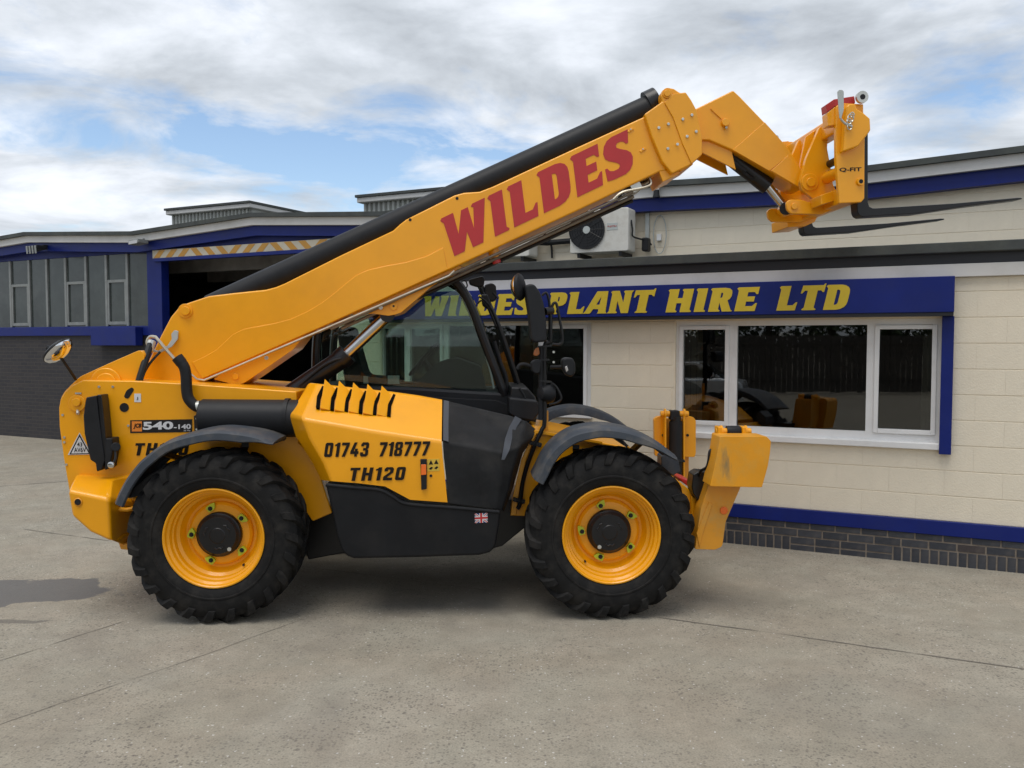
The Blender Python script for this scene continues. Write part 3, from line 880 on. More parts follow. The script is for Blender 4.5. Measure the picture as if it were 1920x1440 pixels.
# doorway: blue post, header with hazard stripes, dark interior
MB().box(xs_c0 + .001, xs_c1, SET - 0.06, SET + .12, 0, 3.95).build('door_post', BLUE, shop, bevel=0.01)
XD = xB(900, SET)
zc0, zc1 = zB(300, 484, SET - .1), zB(300, 469, SET - .1)
MB().box(xs_c1, XD, SET - .02, SET + .3, zc1 + .002, 3.95).build('door_lintel', BLUE, shop, bevel=0.01)
hz = MB().box(xs_c1 - .15, XD, SET - .12, SET - .021, zc0, zc1).build('hazard_board', FASC, shop, smooth=0)
MB().box(xs_c1 - .15, XD, SET - .125, SET - .021, zc0 - .06, zc0 - .001).build('door_track', BLUE, shop)
hh = zc1 - zc0
x = xs_c1 - .12
k = 0
HAZB = pmat('faded_cream_board', (0.46, 0.42, 0.33), .6, var=.15, vscale=3)
HAZ = pmat('orange_hazard_paint', (0.44, 0.22, 0.03), 0.5, var=0.12)
hz.data.materials[0] = HAZB
while x < XD - 0.4:
    s = 0.15 if (k // 3) % 2 == 0 else -0.15
    o = 0 if s > 0 else 0.15
    MB().prism([(x + o, zc0 + .004), (x + o + .15, zc0 + .004), (x + o + .15 + s, zc1 - .004), (x + o + s, zc1 - .004)], SET - .124, SET - .1205).build('hazard_stripe', HAZ, hz, smooth=0)
    x += 0.31
    k += 1
# dark hall behind the doorway
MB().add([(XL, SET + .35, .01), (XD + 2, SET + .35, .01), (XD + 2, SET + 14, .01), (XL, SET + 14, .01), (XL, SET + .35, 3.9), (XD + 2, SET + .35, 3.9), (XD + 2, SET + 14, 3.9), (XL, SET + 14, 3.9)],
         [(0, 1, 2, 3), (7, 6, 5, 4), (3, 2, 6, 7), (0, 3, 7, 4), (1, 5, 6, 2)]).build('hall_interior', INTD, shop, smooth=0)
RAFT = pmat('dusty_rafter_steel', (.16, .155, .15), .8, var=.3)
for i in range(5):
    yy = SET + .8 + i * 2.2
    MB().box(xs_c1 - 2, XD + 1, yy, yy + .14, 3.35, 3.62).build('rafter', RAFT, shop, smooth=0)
MB().box(XD + .0, 12, SET + .02, SET + .25, 0, 3.98).build('wall_core', CREAMJ, shop, smooth=0)
upw = MB().box(xB(930, SET), 11, SET + .001, SET + .019, 2.5, 3.98).build('upper_wall', CREAMJ, shop, smooth=0)
blockwork(upw, xB(930, SET), 9.0, z_rf2 - 0.02, z_rf2 - 0.02 + CHH * 4.5, SET - 0.0, [])

# corrugated roof ventilators
def ventilator(pxa, pxb, pyt, pyb, d, depth, lab):
    xa, xb = xB(pxa, d, pyt), xB(pxb, d, pyt)
    za, zb = zB((pxa + pxb) / 2, pyb, d), zB((pxa + pxb) / 2, pyt, d)
    v = MB().prism([(xa - .10, zb), (xb + .10, zb), (xb + .10, zb + .10), (xa - .10, zb + .10)], d - .10, d + depth).build('roof_ventilator', FASC, shop, bevel=0.02, label=lab)
    MB().prism([(xa - .12, zb + .101), (xb + .12, zb + .101), (xb + .12, zb + .15), (xa - .12, zb + .15)], d - .13, d + depth).build('capping', FELT, v)
    n = int((xb - xa) / 0.11)
    rows = []
    pts = []
    for i in range(n):
        x0 = xa + (xb - xa) * i / n
        w = (xb - xa) / n
        pts += [(x0, d), (x0 + w * .35, d), (x0 + w * .5, d + .05), (x0 + w * .85, d + .05)]
    pts.append((xb, d))
    m = MB().loft([[(x, y, za) for x, y in pts], [(x, y, zb - .001) for x, y in pts]])
    m.box(xa, xb, d + .06, d + depth - .1, za, zb - .002)
    m.build('corrugated_side', CORR, v, smooth=20)
ventilator(322, 468, 397, 445, SET + 3.5, 3.0, 'left corrugated ventilator box on the roof')
ventilator(682, 980, 368, 420, SET + 2.5, 3.0, 'right corrugated ventilator box on the roof')

# floodlights under the workshop eaves
for (px, py, nrib, lab) in ((76, 466, 4, 'ribbed floodlight under the eaves at the far left'), (265, 455, 1, 'small floodlight under the eaves beside the blue door post')):
    lx, lz = B.at(px, py, SET - .3)
    t = thing('floodlight', lab, 'light', B.o + B.ux * lx + B.uy * (SET - .3) + Vector((0, 0, lz)), -TH)
    ww = 0.30 if nrib > 1 else 0.26
    MB().prism([(-ww / 2, -.05), (ww / 2, -.02), (ww / 2, .05), (-ww / 2, .03)], -.18, .05).build('housing', ALU if nrib == 1 else BLK, t, bevel=0.008)
    MB().box(-.02, .02, .05, .14, .0, .08).build('bracket', BLK, t)
    if nrib > 1:
        for i in range(nrib):
            MB().prism([(-ww / 2 + i * .085, -.12), (-ww / 2 + .05 + i * .085, -.12), (-ww / 2 + .03 + i * .085, .035), (-ww / 2 - .02 + i * .085, .035)], -.2, -.181).build('tube', ALU, t, bevel=0.008)
    else:
        MB().prism([(-.11, -.045), (.11, -.03), (.11, .03), (-.11, .01)], -.186, -.181).build('lens', LENS, t)
# small lamp on the upper fascia
lx, lz = B.at(1232, 360, SET - .27)
t = thing('security_lamp', 'small downward lamp with white cap under the upper fascia', 'light', B.o + B.ux * lx + B.uy * (SET - .3) + Vector((0, 0, lz)), -TH)
MB().lathe([(0.02, .065), (.035, .06), (.04, .03), (.035, .02)], n=16, axis=(0, 0, 1), org=(0, 0, 0)).build('cap', UPVC, t)
MB().lathe([(0.035, .019), (.04, -.03), (.05, -.075), (.03, -.075)], n=16, axis=(0, 0, 1), org=(0, 0, 0)).build('lamp_shade', BLK, t)
MB().tube([(0, .01, .03), (0, .10, .03)], .01, 8).build('bracket', BLK, t)

# ------------------------------------------------------------------ air conditioners on the upper wall
def aircon(px, py_t, py_b, wid, lab, full):
    yb = SET - 0.48
    xr, zb = B.at(px, py_b, yb)
    zt = zB(px, py_t, yb)
    h = zt - zb
    t = thing('air_conditioner', lab, 'air conditioner', B.o + B.ux * (xr - wid) + B.uy * yb + Vector((0, 0, zb)), -TH, 'outdoor units on the upper wall')
    MB().prism(fillet([(0, 0), (wid, 0), (wid, h), (0, h)], .03), 0, .30).build('casing', ACW, t, bevel=0.012)
    MB().box(wid - .15, wid + .002, .02, .29, .03, h - .06).build('side_cover', ACW, t, bevel=0.006)
    cx, cz, rr = wid * 0.30, h * 0.53, h * 0.44
    MB().lathe([(rr, -.012), (rr, .0), (rr * .98, .0)], cx, cz, 40).build('fan_opening', BLKG, t)
    gr = MB()
    for q in (1.0, .85, .7, .55, .4):
        pts = [(cx + rr * q * math.cos(a * math.pi / 16), -.022, cz + rr * q * math.sin(a * math.pi / 16)) for a in range(33)]
        gr.tube(pts, .003 if q < 1 else .007, 5)
    for a in range(12):
        c, s = math.cos(a * math.pi / 6), math.sin(a * math.pi / 6)
        gr.tube([(cx + rr * .15 * c, -.024, cz + rr * .15 * s), (cx + rr * c, -.02, cz + rr * s)], .003, 5)
    gr.build('fan_guard', BLKG, t)
    MB().lathe([(rr * .2, -.03), (rr * .2, -.013)], cx, cz, 24).build('fan_hub', GREYP, t)
    MB().box(wid * .64, wid * .82, -.004, -.0005, h * .50, h * .66).build('badge', GREYP, t)
    print_text('FUJITSU', Vector((wid * .655, -.0055, h * .555)), Vector((wid * .15, 0, 0)), Vector((0, 0, h * .045)), Vector((0, -1, 0)), RED, t, 'badge_lettering', bold=.01)
    for bx in (.12, wid - .12):
        MB().box(bx - .02, bx + .02, .02, .47, -.06, -.002).build('wall_bracket', BLK, t)
    if full:
        MB().tube(spline([(wid + .004, .1, h * .72), (wid + .03, .08, h * .5), (wid + .03, .09, h * .35), (wid + .09, .2, h * .3), (wid + .16, .3, h * .28), (wid + .18, .44, h * .2)]), .012, 8).build('cable', BLK, t)
        MB().box(wid + .1, wid + .19, .25, .40, h * .02, h * .34).build('valve_cover', BLK, t, bevel=0.02)
        lp = [(wid + .30 + .09 * math.sin(a), .44, h * .34 - .26 * math.cos(a) * 1.0 + 0.05) for a in [i * math.pi / 10 - 2.6 for i in range(27)]]
        MB().tube(lp, .007, 6).build('cable_loop', GREYP, t)
        MB().box(wid + .26, wid + .32, .42, .47, h * .28, h * .44).build('junction_box', UPVC, t, bevel=0.005)
        MB().box(wid + .10, wid + .15, .42, .47, h * .1, h * .95).build('trunking', GREYP, t)
    else:
        MB().tube([(wid, .3, .22), (wid + .1, .4, .22), (wid + .75, .42, .24), (wid + .9, .42, .24)], .04, 8).build('pipe_lagging', BLK, t)
        MB().tube(spline([(wid, .2, .3), (wid + .1, .3, .34), (wid + .16, .4, .2), (wid + .17, .42, .0)]), .015, 6).build('cable', BLK, t)
aircon(1178, 388, 470, 0.84, 'outdoor air conditioning unit with black fan, fully visible under the boom', True)
aircon(992, 410, 480, 0.80, 'outdoor air conditioning unit almost hidden behind the boom', False)
# ------------------------------------------------------------------ telehandler
V_YAW = math.atan2(0.10, 2.75)
VD = 5.88
r0 = ray(400, 1018)
VO = Vector((r0.x * VD / r0.y, VD, 0))                 # ground point under the rear wheel's outer face
V = Frame(VO, V_YAW)
tele = thing('telehandler', 'yellow telescopic handler with raised boom, pallet forks and black engine skirt', 'telehandler', VO, V_YAW)
def pr(name, pts, d0, d1, mat, parent=None, bevel=0.006, rnd=0.0, at=None, label=None, seg=2):
    """outline measured on the photo at depth at (default the near face), pushed to d1"""
    q = V.poly(pts, d0 if at is None else at)
    if rnd:
        q = fillet(q, rnd)
    return MB().prism(q, d0, d1).build(name, mat, parent or tele, bevel=bevel, label=label, seg=seg)
P = V.p3
def disc(name, px, py, d, r, h, mat, parent=None, n=28, bevel=0.004):
    """round boss standing h proud of the plane y = d towards the camera"""
    x, z = V.at(px, py, d)
    return MB().lathe([(r, -h + d), (r, d + .001)], x, z, n).build(name, mat, parent or tele, bevel=bevel)

# ---- wheels
WR = 0.602
def tyre_mesh():
    m = MB()
    prof = [(0.335, .40), (0.345, .385), (.40, .405), (.47, .415), (.53, .40), (.566, .365), (.579, .30), (.582, .21), (.579, .12), (.566, .055), (.53, .02), (.47, .005), (.425, .009), (.421, .004), (.412, .004), (.408, .011), (.385, .014), (.352, .035), (.338, .05), (.335, .07)]
    m.lathe(prof, n=72, cap=False)
    nl = 23
    for side in (0, 1):
        for i in range(nl):
            a0 = 2 * math.pi * (i + (0.5 if side else 0)) / nl
            #   base r, y, angle offset, half width, lug height
            path = [(.582, .235, 0.0, .025, .020), (.581, .15, .085, .027, .021), (.577, .075, .19, .030, .022), (.562, .030, .265, .031, .022), (.530, .010, .30, .029, .014), (.500, .004, .32, .024, .004)]
            rows = []
            for (rb, y, da, hw, lh) in path:
                a = a0 + da
                yy = y if side == 0 else .42 - y
                if y > .05:
                    nr, ny = 1.0, 0.0
                elif y > .02:
                    nr, ny = .8, -.6
                else:
                    nr, ny = .42, -.9
                if side:
                    ny = -ny
                row = []
                for (s, h) in ((-1.15, -.012), (-.8, lh), (.8, lh), (1.15, -.012)):
                    ang = a + s * hw / rb
                    rr_ = rb + nr * h
                    row.append((rr_ * math.cos(ang), yy + ny * h, rr_ * math.sin(ang)))
                rows.append(row)
            m.loft(rows, closed=True, cap=True)
    return m.mesh('tyre', RUB, 32)
TYRE = tyre_mesh()
RIM = MB().lathe([(.330, .075), (.348, .040), (.346, .030), (.338, .028), (.331, .036), (.327, .060), (.312, .072), (.306, .105), (.296, .112), (.291, .150), (.272, .165), (.262, .200), (.245, .222), (.228, .222), (.222, .205), (.205, .192), (.150, .186), (.02, .186), (.0, .186)], n=72).mesh('rim', YEL, 30)
HUB = MB().lathe([(.158, .19), (.158, .158), (.153, .149), (.144, .144), (.133, .127), (.128, .122), (.055, .121), (.05, .117), (.0, .117)], n=48).mesh('hub_cover', BLKG, 30)
HUBR = MB().tube([(.085 * math.cos(.3 + t * .18) * (1 + .12 * (t % 2)), .120, .085 * math.sin(.3 + t * .18) * (1 + .12 * (t % 2))) for t in range(5)], .006, 6).mesh('hub_rib', BLKG, 30)
BOLT = MB().lathe([(.016, .0), (.016, -.026), (.010, -.028), (.010, -.044), (.0, -.044)], n=10).mesh('wheel_nut', BLK, 30)
TRI = MB().prism(fillet([(-.030, -.026), (.026, -.028), (.058, .014), (.026, .026), (-.030, .026)], .012), -.022, .0).mesh('nut_indicator', LIME, 30)
VALVE = MB().cyl((0, 0, 0), (0, -.03, 0), .007, 8).mesh('valve_stem', BLK)
DRAIN = MB().lathe([(.014, .0), (.014, -.008), (.0, -.009)], n=12).mesh('drain_plug', ZINC)
def wheel(x, y, flip, spin, lab):
    w = bpy.data.objects.new('wheel', None)
    C.objects.link(w)
    w.parent = tele
    w.location = (x, y, WR + .006)
    w.scale = (1.02, 1, 1.02)
    w.rotation_euler = (0, spin, math.pi if flip else 0)
    w['label'] = lab
    link('tyre', TYRE, w)
    link('rim', RIM, w)
    link('hub_cover', HUB, w)
    for k in range(3):
        link('hub_rib', HUBR, w).rotation_euler = (0, k * 2.1 + spin, 0)
    for k in range(5):
        a = math.pi - k * 2 * math.pi / 5 + spin
        o = link('wheel_nut', BOLT, w, (.192 * math.cos(a), .188, .192 * math.sin(a)))
        o = link('nut_indicator', TRI, w, (.196 * math.cos(a), .187, .196 * math.sin(a)))
        o.scale = (.84, 1, .84)
        o.rotation_euler = (0, -a + random.uniform(-.5, .5) + math.pi / 2, 0)
    a = -0.9 if spin == 0 else -2.2
    link('valve_stem', VALVE, w, (.272 * math.cos(a), .17, .272 * math.sin(a)))
    link('drain_plug', DRAIN, w, (.125 * math.cos(a + .05), .121, .125 * math.sin(a + .05)))
xr_, _ = V.at(400, 1018, 0.03)
xf_, _ = V.at(1147, 1009, 0.03)
wheel(xr_, 0.0, False, 0.0, 'near rear wheel with yellow rim and black hub')
wheel(xf_, 0.0, False, 0.05, 'near front wheel with yellow rim and black hub')
wheel(xr_, 2.36, True, 0.3, 'far rear wheel')
wheel(xf_, 2.36, True, 0.2, 'far front wheel')
for xa in (xr_, xf_):
    MB().lathe([(.10, .30), (.15, .45), (.13, .7), (.17, 1.0), (.20, 1.18), (.17, 1.36), (.13, 1.66), (.15, 1.9), (.10, 2.06)], xa, WR, 20).build('axle', BLKG, tele)

# ---- chassis
pr('chassis_frame', [(470, 940), (1290, 935), (1280, 985), (990, 985), (942, 1024), (900, 1036), (640, 1038), (578, 1050), (560, 1000)], 0.72, 1.64, BLKG, bevel=0.01)
rear = pr('rear_body', [(111, 800), (110, 765), (113, 748), (122, 734), (136, 722), (155, 713), (250, 714), (340, 719), (470, 728), (556, 734), (560, 830), (590, 862), (623, 962), (586, 978), (560, 940), (240, 940), (131, 930), (119, 860)], 0.50, 1.66, YEL, bevel=0.010)
# boom tower cheeks
for d0, d1 in ((0.62, 0.70), (1.40, 1.48)):
    pr('tower_plate', [(113, 748), (121, 734), (133, 722), (150, 706), (207, 680), (262, 656), (272, 664), (256, 740), (130, 745)], d0, d1, YEL, bevel=0.012, rnd=0.02, at=0.62)
pr('tower_back', [(121, 740), (135, 724), (150, 712), (215, 684), (235, 700), (150, 745)], 0.705, 1.395, YEL, at=0.66, bevel=0.01)
disc('pivot_boss', 200, 718, .62, .115, .020, YEL, bevel=.01, n=40)
disc('pivot_pin', 200, 718, .60, .075, .020, YEL, bevel=.008, n=32)
# pins, holes, bolts on the rear plate
disc('pin_boss', 146, 756, .50, .062, .018, YEL, rear)
disc('pin_head', 145, 754, .482, .030, .022, YEL, rear)
MB().tube([P(146, 770, .49), P(146, 776, .47)], .012, 8).build('grease_nipple', ZINC, rear)
MB().box(*[P(141, 738, .49)[0], P(152, 738, .49)[0], .487, .499, P(141, 739, .49)[2], P(141, 736, .49)[2]]).build('pin_keeper', ZINC, rear)
for px, py, rr_ in ((240, 737, .028), (233, 764, .034)):
    x, z = V.at(px, py, .4985)
    q = [(x + rr_ * math.cos(k * math.pi / 10), z + rr_ * math.sin(k * math.pi / 10)) for k in range(20)]
    if rr_ < .03:
        q = fillet([(x - .032, z - .03), (x + .0, z - .045), (x + .046, z + .025), (x + .03, z + .045), (x - .01, z + .02)], .014)
    MB().prism(q, .4965, .505).build('painted_hole', BLK, rear, smooth=0)  # flat black piece on the plate paints the dark inside of a hole
for px, py in ((118, 778), (121, 820), (121, 829), (125, 871), (186, 725), (212, 725), (241, 798)):
    x, z = V.at(px, py, .5)
    MB().lathe([(.009, .492), (.009, .501)], x, z, 8).build('bolt', ZINC, rear)
x0, z0 = V.at(252, 754, .497); x1, z1 = V.at(264, 738, .497)
MB().box(x0, x1, .4965, .4995, z0, z1).build('warning_label', WHV, rear, smooth=0)
print_text('J', P(256, 750, .4955), Vector((.012, 0, 0)), Vector((0, 0, .022)), Vector((0, -1, 0)), BLK, rear, 'label_mark')
# counterweight
cw = MB()
cwp = {k: P(*v) for k, v in dict(A=(125, 918, .16), Bq=(204, 935, .12), Cq=(209, 1017, .14), Dq=(168, 998, .15), E=(134, 968, .16), F=(139, 891, .46), G=(206, 900, .36), H=(244, 889, .47), I=(250, 946, .47), J=(238, 1030, .47), F2=(120, 905, .50)).items()}
cwb = {k: Vector((v.x, 2.36 - v.y, v.z)) for k, v in cwp.items()}
def cwfaces(d, m):
    m.add([d['A'], d['Bq'], d['Cq'], d['Dq'], d['E']], [(0, 1, 2, 3, 4)])
    m.add([d['F'], d['G'], d['Bq'], d['A']], [(0, 1, 2, 3)])
    m.add([d['G'], d['H'], d['I'], d['Bq']], [(0, 1, 2, 3)])
    m.add([d['Bq'], d['I'], d['J'], d['Cq']], [(0, 1, 2, 3)])
cwfaces(cwp, cw); cwfaces(cwb, cw)
cw.add([cwp['A'], cwp['F'], cwb['F'], cwb['A']], [(0, 1, 2, 3)])
cw.add([cwp['A'], cwp['E'], cwb['E'], cwb['A']], [(0, 1, 2, 3)])
cw.add([cwp['E'], cwp['Dq'], cwb['Dq'], cwb['E']], [(0, 1, 2, 3)])
cw.add([cwp['Dq'], cwp['Cq'], cwb['Cq'], cwb['Dq']], [(0, 1, 2, 3)])
cw.add([cwp['Cq'], cwp['J'], cwb['J'], cwb['Cq']], [(0, 1, 2, 3)])
cw.add([cwp['F'], cwp['G'], cwp['H'], cwb['H'], cwb['G'], cwb['F']], [(0, 1, 2, 3, 4, 5)])
cw.add([cwp['H'], cwp['I'], cwp['J'], cwb['J'], cwb['I'], cwb['H']], [(0, 1, 2, 3, 4, 5)])
cwo = cw.build('counterweight', YEL, tele, bevel=0.028, seg=3, smooth=30, lim=18)
c = P(147, 941, .148)
MB().lathe([(.030, c.y - .006), (.024, c.y - .010), (.020, c.y + .006), (.0, c.y + .004)], c.x, c.z, 20).build('lifting_hole', YELD, cwo)
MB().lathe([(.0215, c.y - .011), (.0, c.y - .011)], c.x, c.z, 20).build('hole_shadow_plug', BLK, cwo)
c = P(238, 944, .30)
MB().tube([c + Vector((.075 * math.cos(k * math.pi / 10), .03 * math.cos(k * math.pi / 10), .045 * math.sin(k * math.pi / 10))) for k in range(21)], .016, 8).build('towing_eye', YEL, cwo)
pr('towing_bracket', [(222, 1018), (243, 1020), (243, 1032), (226, 1030)], .38, .6, YELD)

# rear lamp guard: long black curved flap with its hinge block
lg = pr('lamp_guard', [(163, 745), (183, 741), (187, 780), (194, 830), (199, 862), (193, 880), (183, 884), (181, 868), (171, 862), (160, 812), (158, 780)], .36, .46, BLK, bevel=0.010, at=.38)
pr('guard_flange', [(183, 740), (191, 740), (195, 776), (199, 822), (203, 858), (196, 866)], .37, .49, BLKG, parent=lg, bevel=0.006, at=.38)
pr('hinge_block', [(197, 822), (210, 822), (211, 846), (205, 878), (196, 882)], .36, .49, BLK, parent=lg, bevel=0.008)
MB().cyl(P(217, 838, .36), P(217, 838, .49), .033, 18).build('latch_knob', BLK, lg, bevel=.006)
MB().lathe([(.028, .345), (.024, .335), (.018, .332), (.0, .332)], P(208, 872, .34).x, P(208, 872, .34).z, 18).build('hinge_bolt', CHR, lg)
MB().tube(spline([P(216, 846, .37), P(217, 858, .36), P(213, 868, .35), P(208, 872, .35)]), .009, 6).build('latch_cable', BLKG, lg)

# decals on the rear plate
dk = .4965
q = V.poly([(244, 788), (360, 786), (360, 810), (244, 812)], dk)
MB().prism(q, dk, .4995).build('model_badge', BLKG, rear, smooth=0)
q = V.poly([(247, 790), (266, 790), (266, 809), (247, 809)], dk - .0025)
MB().prism(q, dk - .0025, dk - .0005).build('badge_square', ORGD, rear, smooth=0)
def vtext(txt, x0, y0, x1, y1, h, d, mat, parent, **kw):
    """flat lettering between two baseline pixels, h px high"""
    a, b = P(x0, y0, d), P(x1, y1, d)
    t = P(x0, y0 - h, d)
    up = Vector((0, 0, (t - a).length))
    return print_text(txt, a, b - a, up + (b - a).normalized() * up.z * kw.pop('lean', 0.0), Vector((0, -1, 0)), mat, parent, **kw)
vtext('JCB', 250, 804, 264, 804, 10, dk - .004, DECK, rear, bold=.03, lean=.2)
vtext('540', 268, 806, 325, 805, 15, dk - .002, WHV, rear, bold=.035)
vtext('-140', 326, 805, 358, 804, 9, dk - .002, WHV, rear, bold=.03)
vtext('Hi Viz', 345, 809, 357, 808.5, 3, dk - .002, WHV, rear, bold=.0)
TH_LATE = 1
MB().prism(V.poly([(127, 853), (149, 811), (172, 852)], dk), dk, .4995).build('plate_triangle', WHV, rear, smooth=0)
MB().prism(V.poly([(130, 852), (149, 814), (169, 851)], dk - .002), dk - .002, dk - .0002).build('plate_border', BLKG, rear, smooth=0)
MB().prism(V.poly([(133.5, 850.3), (149, 819), (166, 849.6)], dk - .004), dk - .004, dk - .0022).build('plate_face', WHV, rear, smooth=0)
vtext('43', 144.5, 837, 154, 837, 7.5, dk - .0055, DECK, rear, bold=.0)
vtext('AV6V', 139, 848, 161, 847.5, 8.5, dk - .0055, DECK, rear, bold=.0)

# ---- rear mirror
mc = P(109, 658, .42)
MB().tube([P(142, 712, .6), P(118, 676, .46), P(110, 660, .43)], .012, 8).build('mirror_rod', BLKG, tele)
mo = MB().lathe([(.116, .0005), (.120, .002), (.118, .014), (.09, .03), (.0, .044)], n=32, axis=(-.68, .04, .66), org=mc).build('rear_mirror', BLK, tele)
MB().lathe([(.116, .0), (.108, -.018), (.08, -.038), (.04, -.052), (.0, -.057)], n=32, axis=(-.68, .04, .66), org=mc).build('mirror_glass', MIRG, mo)
MB().tube([mc, P(88, 652, .40)], .02, 8).build('mirror_clamp', BLK, mo)

# ---- silencer and exhaust
xe0, ze = V.at(378, 783, .45)
xe1, _ = V.at(566, 786, .45)
ex = MB().lathe([(.0, 0), (.128, .0), (.138, .010), (.140, xe1 - xe0), (.0, xe1 - xe0)], n=36, axis=(1, 0, -.012), org=(xe0, .45, ze)).build('silencer', BLK, tele)
MB().lathe([(.1435, .0), (.1435, .03)], n=36, axis=(1, 0, 0), org=(V.at(536, 783, .45)[0], .45, ze)).build('band_clamp', BLK, ex)
MB().tube(spline([P(384, 764, .42), P(368, 762, .42), P(354, 748, .42), P(350, 730, .42), P(349, 706, .42), P(346, 690, .42), P(340, 680, .42), P(332, 670, .42)], 5), [.04] * 30 + [.042] * 6, 14).build('exhaust_pipe', BLK, ex)
MB().lathe([(.048, -.012), (.048, .012)], n=18, axis=(1, 0, .2), org=P(374, 763, .42)).build('pipe_clamp', ZINC, ex)
pr('silencer_bracket', [(363, 780), (374, 774), (381, 776), (381, 808), (364, 810)], .36, .42, BLKG, parent=ex, bevel=.004)
for py in (785, 805):
    disc('bolt', 369, py, .36, .008, .008, ZINC, ex, n=8, bevel=0)

# ---- boom
BN, BF = 0.84, 1.26
boom_px = [(352, 568), (391, 555), (440, 549), (498, 543), (517, 538), (534, 531), (640, 478), (737, 432), (750, 420), (762, 411), (852, 366), (870, 361), (899, 359), (925, 349), (1080, 277), (1222, 212), (1250, 320), (1237, 322), (1081, 396), (842, 506), (600, 615), (378, 712), (362, 722), (345, 740), (264, 736), (268, 700), (284, 664), (301, 630), (320, 594), (336, 575)]
boom = pr('boom', boom_px, BN, BF, YEL, bevel=0.014)
plate_px = [(360, 679), (384, 668), (405, 656), (420, 642), (436, 627), (456, 617), (482, 612), (515, 606), (545, 598), (576, 584), (604, 567), (630, 547), (650, 530), (668, 516), (690, 506), (720, 499), (760, 492), (800, 480), (831, 464), (838, 500), (842, 504), (600, 614), (379, 710), (372, 700)]
pr('boom_side_plate', plate_px, BN - .010, BN + .002, YEL, parent=boom, bevel=0.005)
disc('boom_pin', 348, 583, BN, .056, .012, YEL, boom)
disc('boom_pin_head', 349, 583, BN - .012, .034, .024, YEL, boom)
for px, py in ((857, 372), (769, 412)):
    x, z = V.at(px, py, BN - .001)
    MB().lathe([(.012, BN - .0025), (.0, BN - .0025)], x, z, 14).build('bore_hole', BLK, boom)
for px, py in ((1182, 243), (1205, 280)):
    x, z = V.at(px, py, BN)
    pr('grease_boss', [(px - 6, py + 3), (px + 4, py - 4), (px + 7, py - 1), (px - 3, py + 6)], BN - .008, BN + .001, YEL, parent=boom, bevel=.003)
    MB().lathe([(.006, BN - .014), (.006, BN - .008)], x, z, 8).build('grease_nipple', ZINC, boom)
# lugs under the boom for the lift ram and the rear link
pr('ram_lug', [(660, 590), (700, 588), (728, 592), (740, 590), (752, 586), (808, 538), (866, 500), (840, 490), (700, 545)], BN + .06, BF - .06, YEL, parent=boom, bevel=.01, rnd=.01, at=BN + .06)
pr('link_lug', [(400, 711), (443, 722), (456, 719), (470, 710), (550, 655), (575, 622), (500, 640)], BN + .03, BF - .03, YEL, parent=boom, bevel=.01, rnd=.01, at=BN + .03)
disc('lug_pin', 738, 575, BN + .06, .030, .012, YEL, boom)
disc('lug_pin', 442, 706, BN + .03, .026, .012, YEL, boom)
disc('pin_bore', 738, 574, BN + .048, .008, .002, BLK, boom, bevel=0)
for px, py in ((714, 577), (500, 671)):
    disc('bolt', px, py, BN + .04, .018, .012, ZINC, boom, n=10)
# letters WILDES on the boom
ax = (P(1144, 341, BN) - P(860, 477, BN)).normalized()
up = Vector((-ax.z, 0, ax.x))
oA = P(838, 487, BN - .0025)
lenw = (P(1191, 320, BN) - P(838, 487, BN)).length
cap = 73 / FPX * (VD + .08 + BN)
word('WILDES', oA, ax * lenw, (up + ax * 0.33) * cap, Vector((0, -1, 0)), 0.0012, REDV, boom, gap=0.06)
# long black tube on top: extension ram and hose carrier
tb = MB().cyl(P(396, 577, 1.02), P(1224, 200, 1.02), .105, 28).build('extension_ram', BLK, boom)
MB().cyl(P(1213, 199, 1.02), P(1232, 190, 1.02), .116, 28).build('ram_collar', BLKG, boom)
MB().cyl(P(1226, 197, 1.02), P(1252, 186, 1.02), .045, 16).build('ram_eye', BLKG, boom)
# steel pipes and hoses under and along the boom
MB().tube([P(333, 680, .76), P(369, 711, .78), P(383, 713, .79), P(842, 517, .815), P(852, 508, .815)], .009, 8).build('hydraulic_pipe', PIPE, boom)
MB().tube(spline([P(284, 662, .80), P(276, 643, .80), P(281, 632, .80), P(292, 632, .79)], 5) + [P(312, 656, .77), P(333, 680, .76)], .013, 8).build('hydraulic_pipe', PIPE, boom)
DPIPE = pmat('dull_steel_pipe', (.20, .17, .13), .5, metal=.5, var=.3, vscale=5)
MB().tube([P(620, 617, .88), P(1190, 359, .88)], .012, 8).build('hydraulic_pipe', DPIPE, boom)
MB().tube([P(640, 616, .92), P(1188, 368, .92)], .014, 8).build('hydraulic_pipe', DPIPE, boom)
MB().tube([P(700, 596, 1.0), P(1186, 376, 1.0)], .016, 8).build('hydraulic_pipe', BLKG, boom)
MB().tube([P(282, 646, .74), P(270, 684, .62), P(258, 722, .57)], .026, 10).build('hydraulic_hose', BLK, boom)
MB().tube(spline([P(300, 660, .78), P(282, 680, .70), P(270, 700, .60), P(264, 722, .57)], 4), .010, 8).build('hydraulic_hose', BLK, boom)
MB().tube([P(285, 640, .76), P(280, 658, .72)], .030, 10).build('hose_ferrule', ZINC, boom)
pr('hose_bracket', [(276, 650), (296, 658), (314, 648), (322, 636), (321, 626), (327, 619), (334, 621), (333, 636), (322, 650), (302, 661), (280, 660)], BN - .03, BN - .015, GREYP, parent=boom, bevel=.003)
for i in range(7):
    a = (1150 + i * 9, 374 - i * 5)
    MB().tube(spline([P(a[0], a[1], .84 + i * .03), P(a[0] + 18, a[1] - 14, .84 + i * .03), P(1206 + (i % 3) * 5, 352 - i * 2, .86 + i * .03), P(1221 - i, 344 - i * 3, .88 + i * .03), P(1214, 326, .9 + i * .03)], 4), .010 + .003 * (i % 2), 7).build('hydraulic_hose', (PIPE, BLK, ZINC)[i % 3], boom)
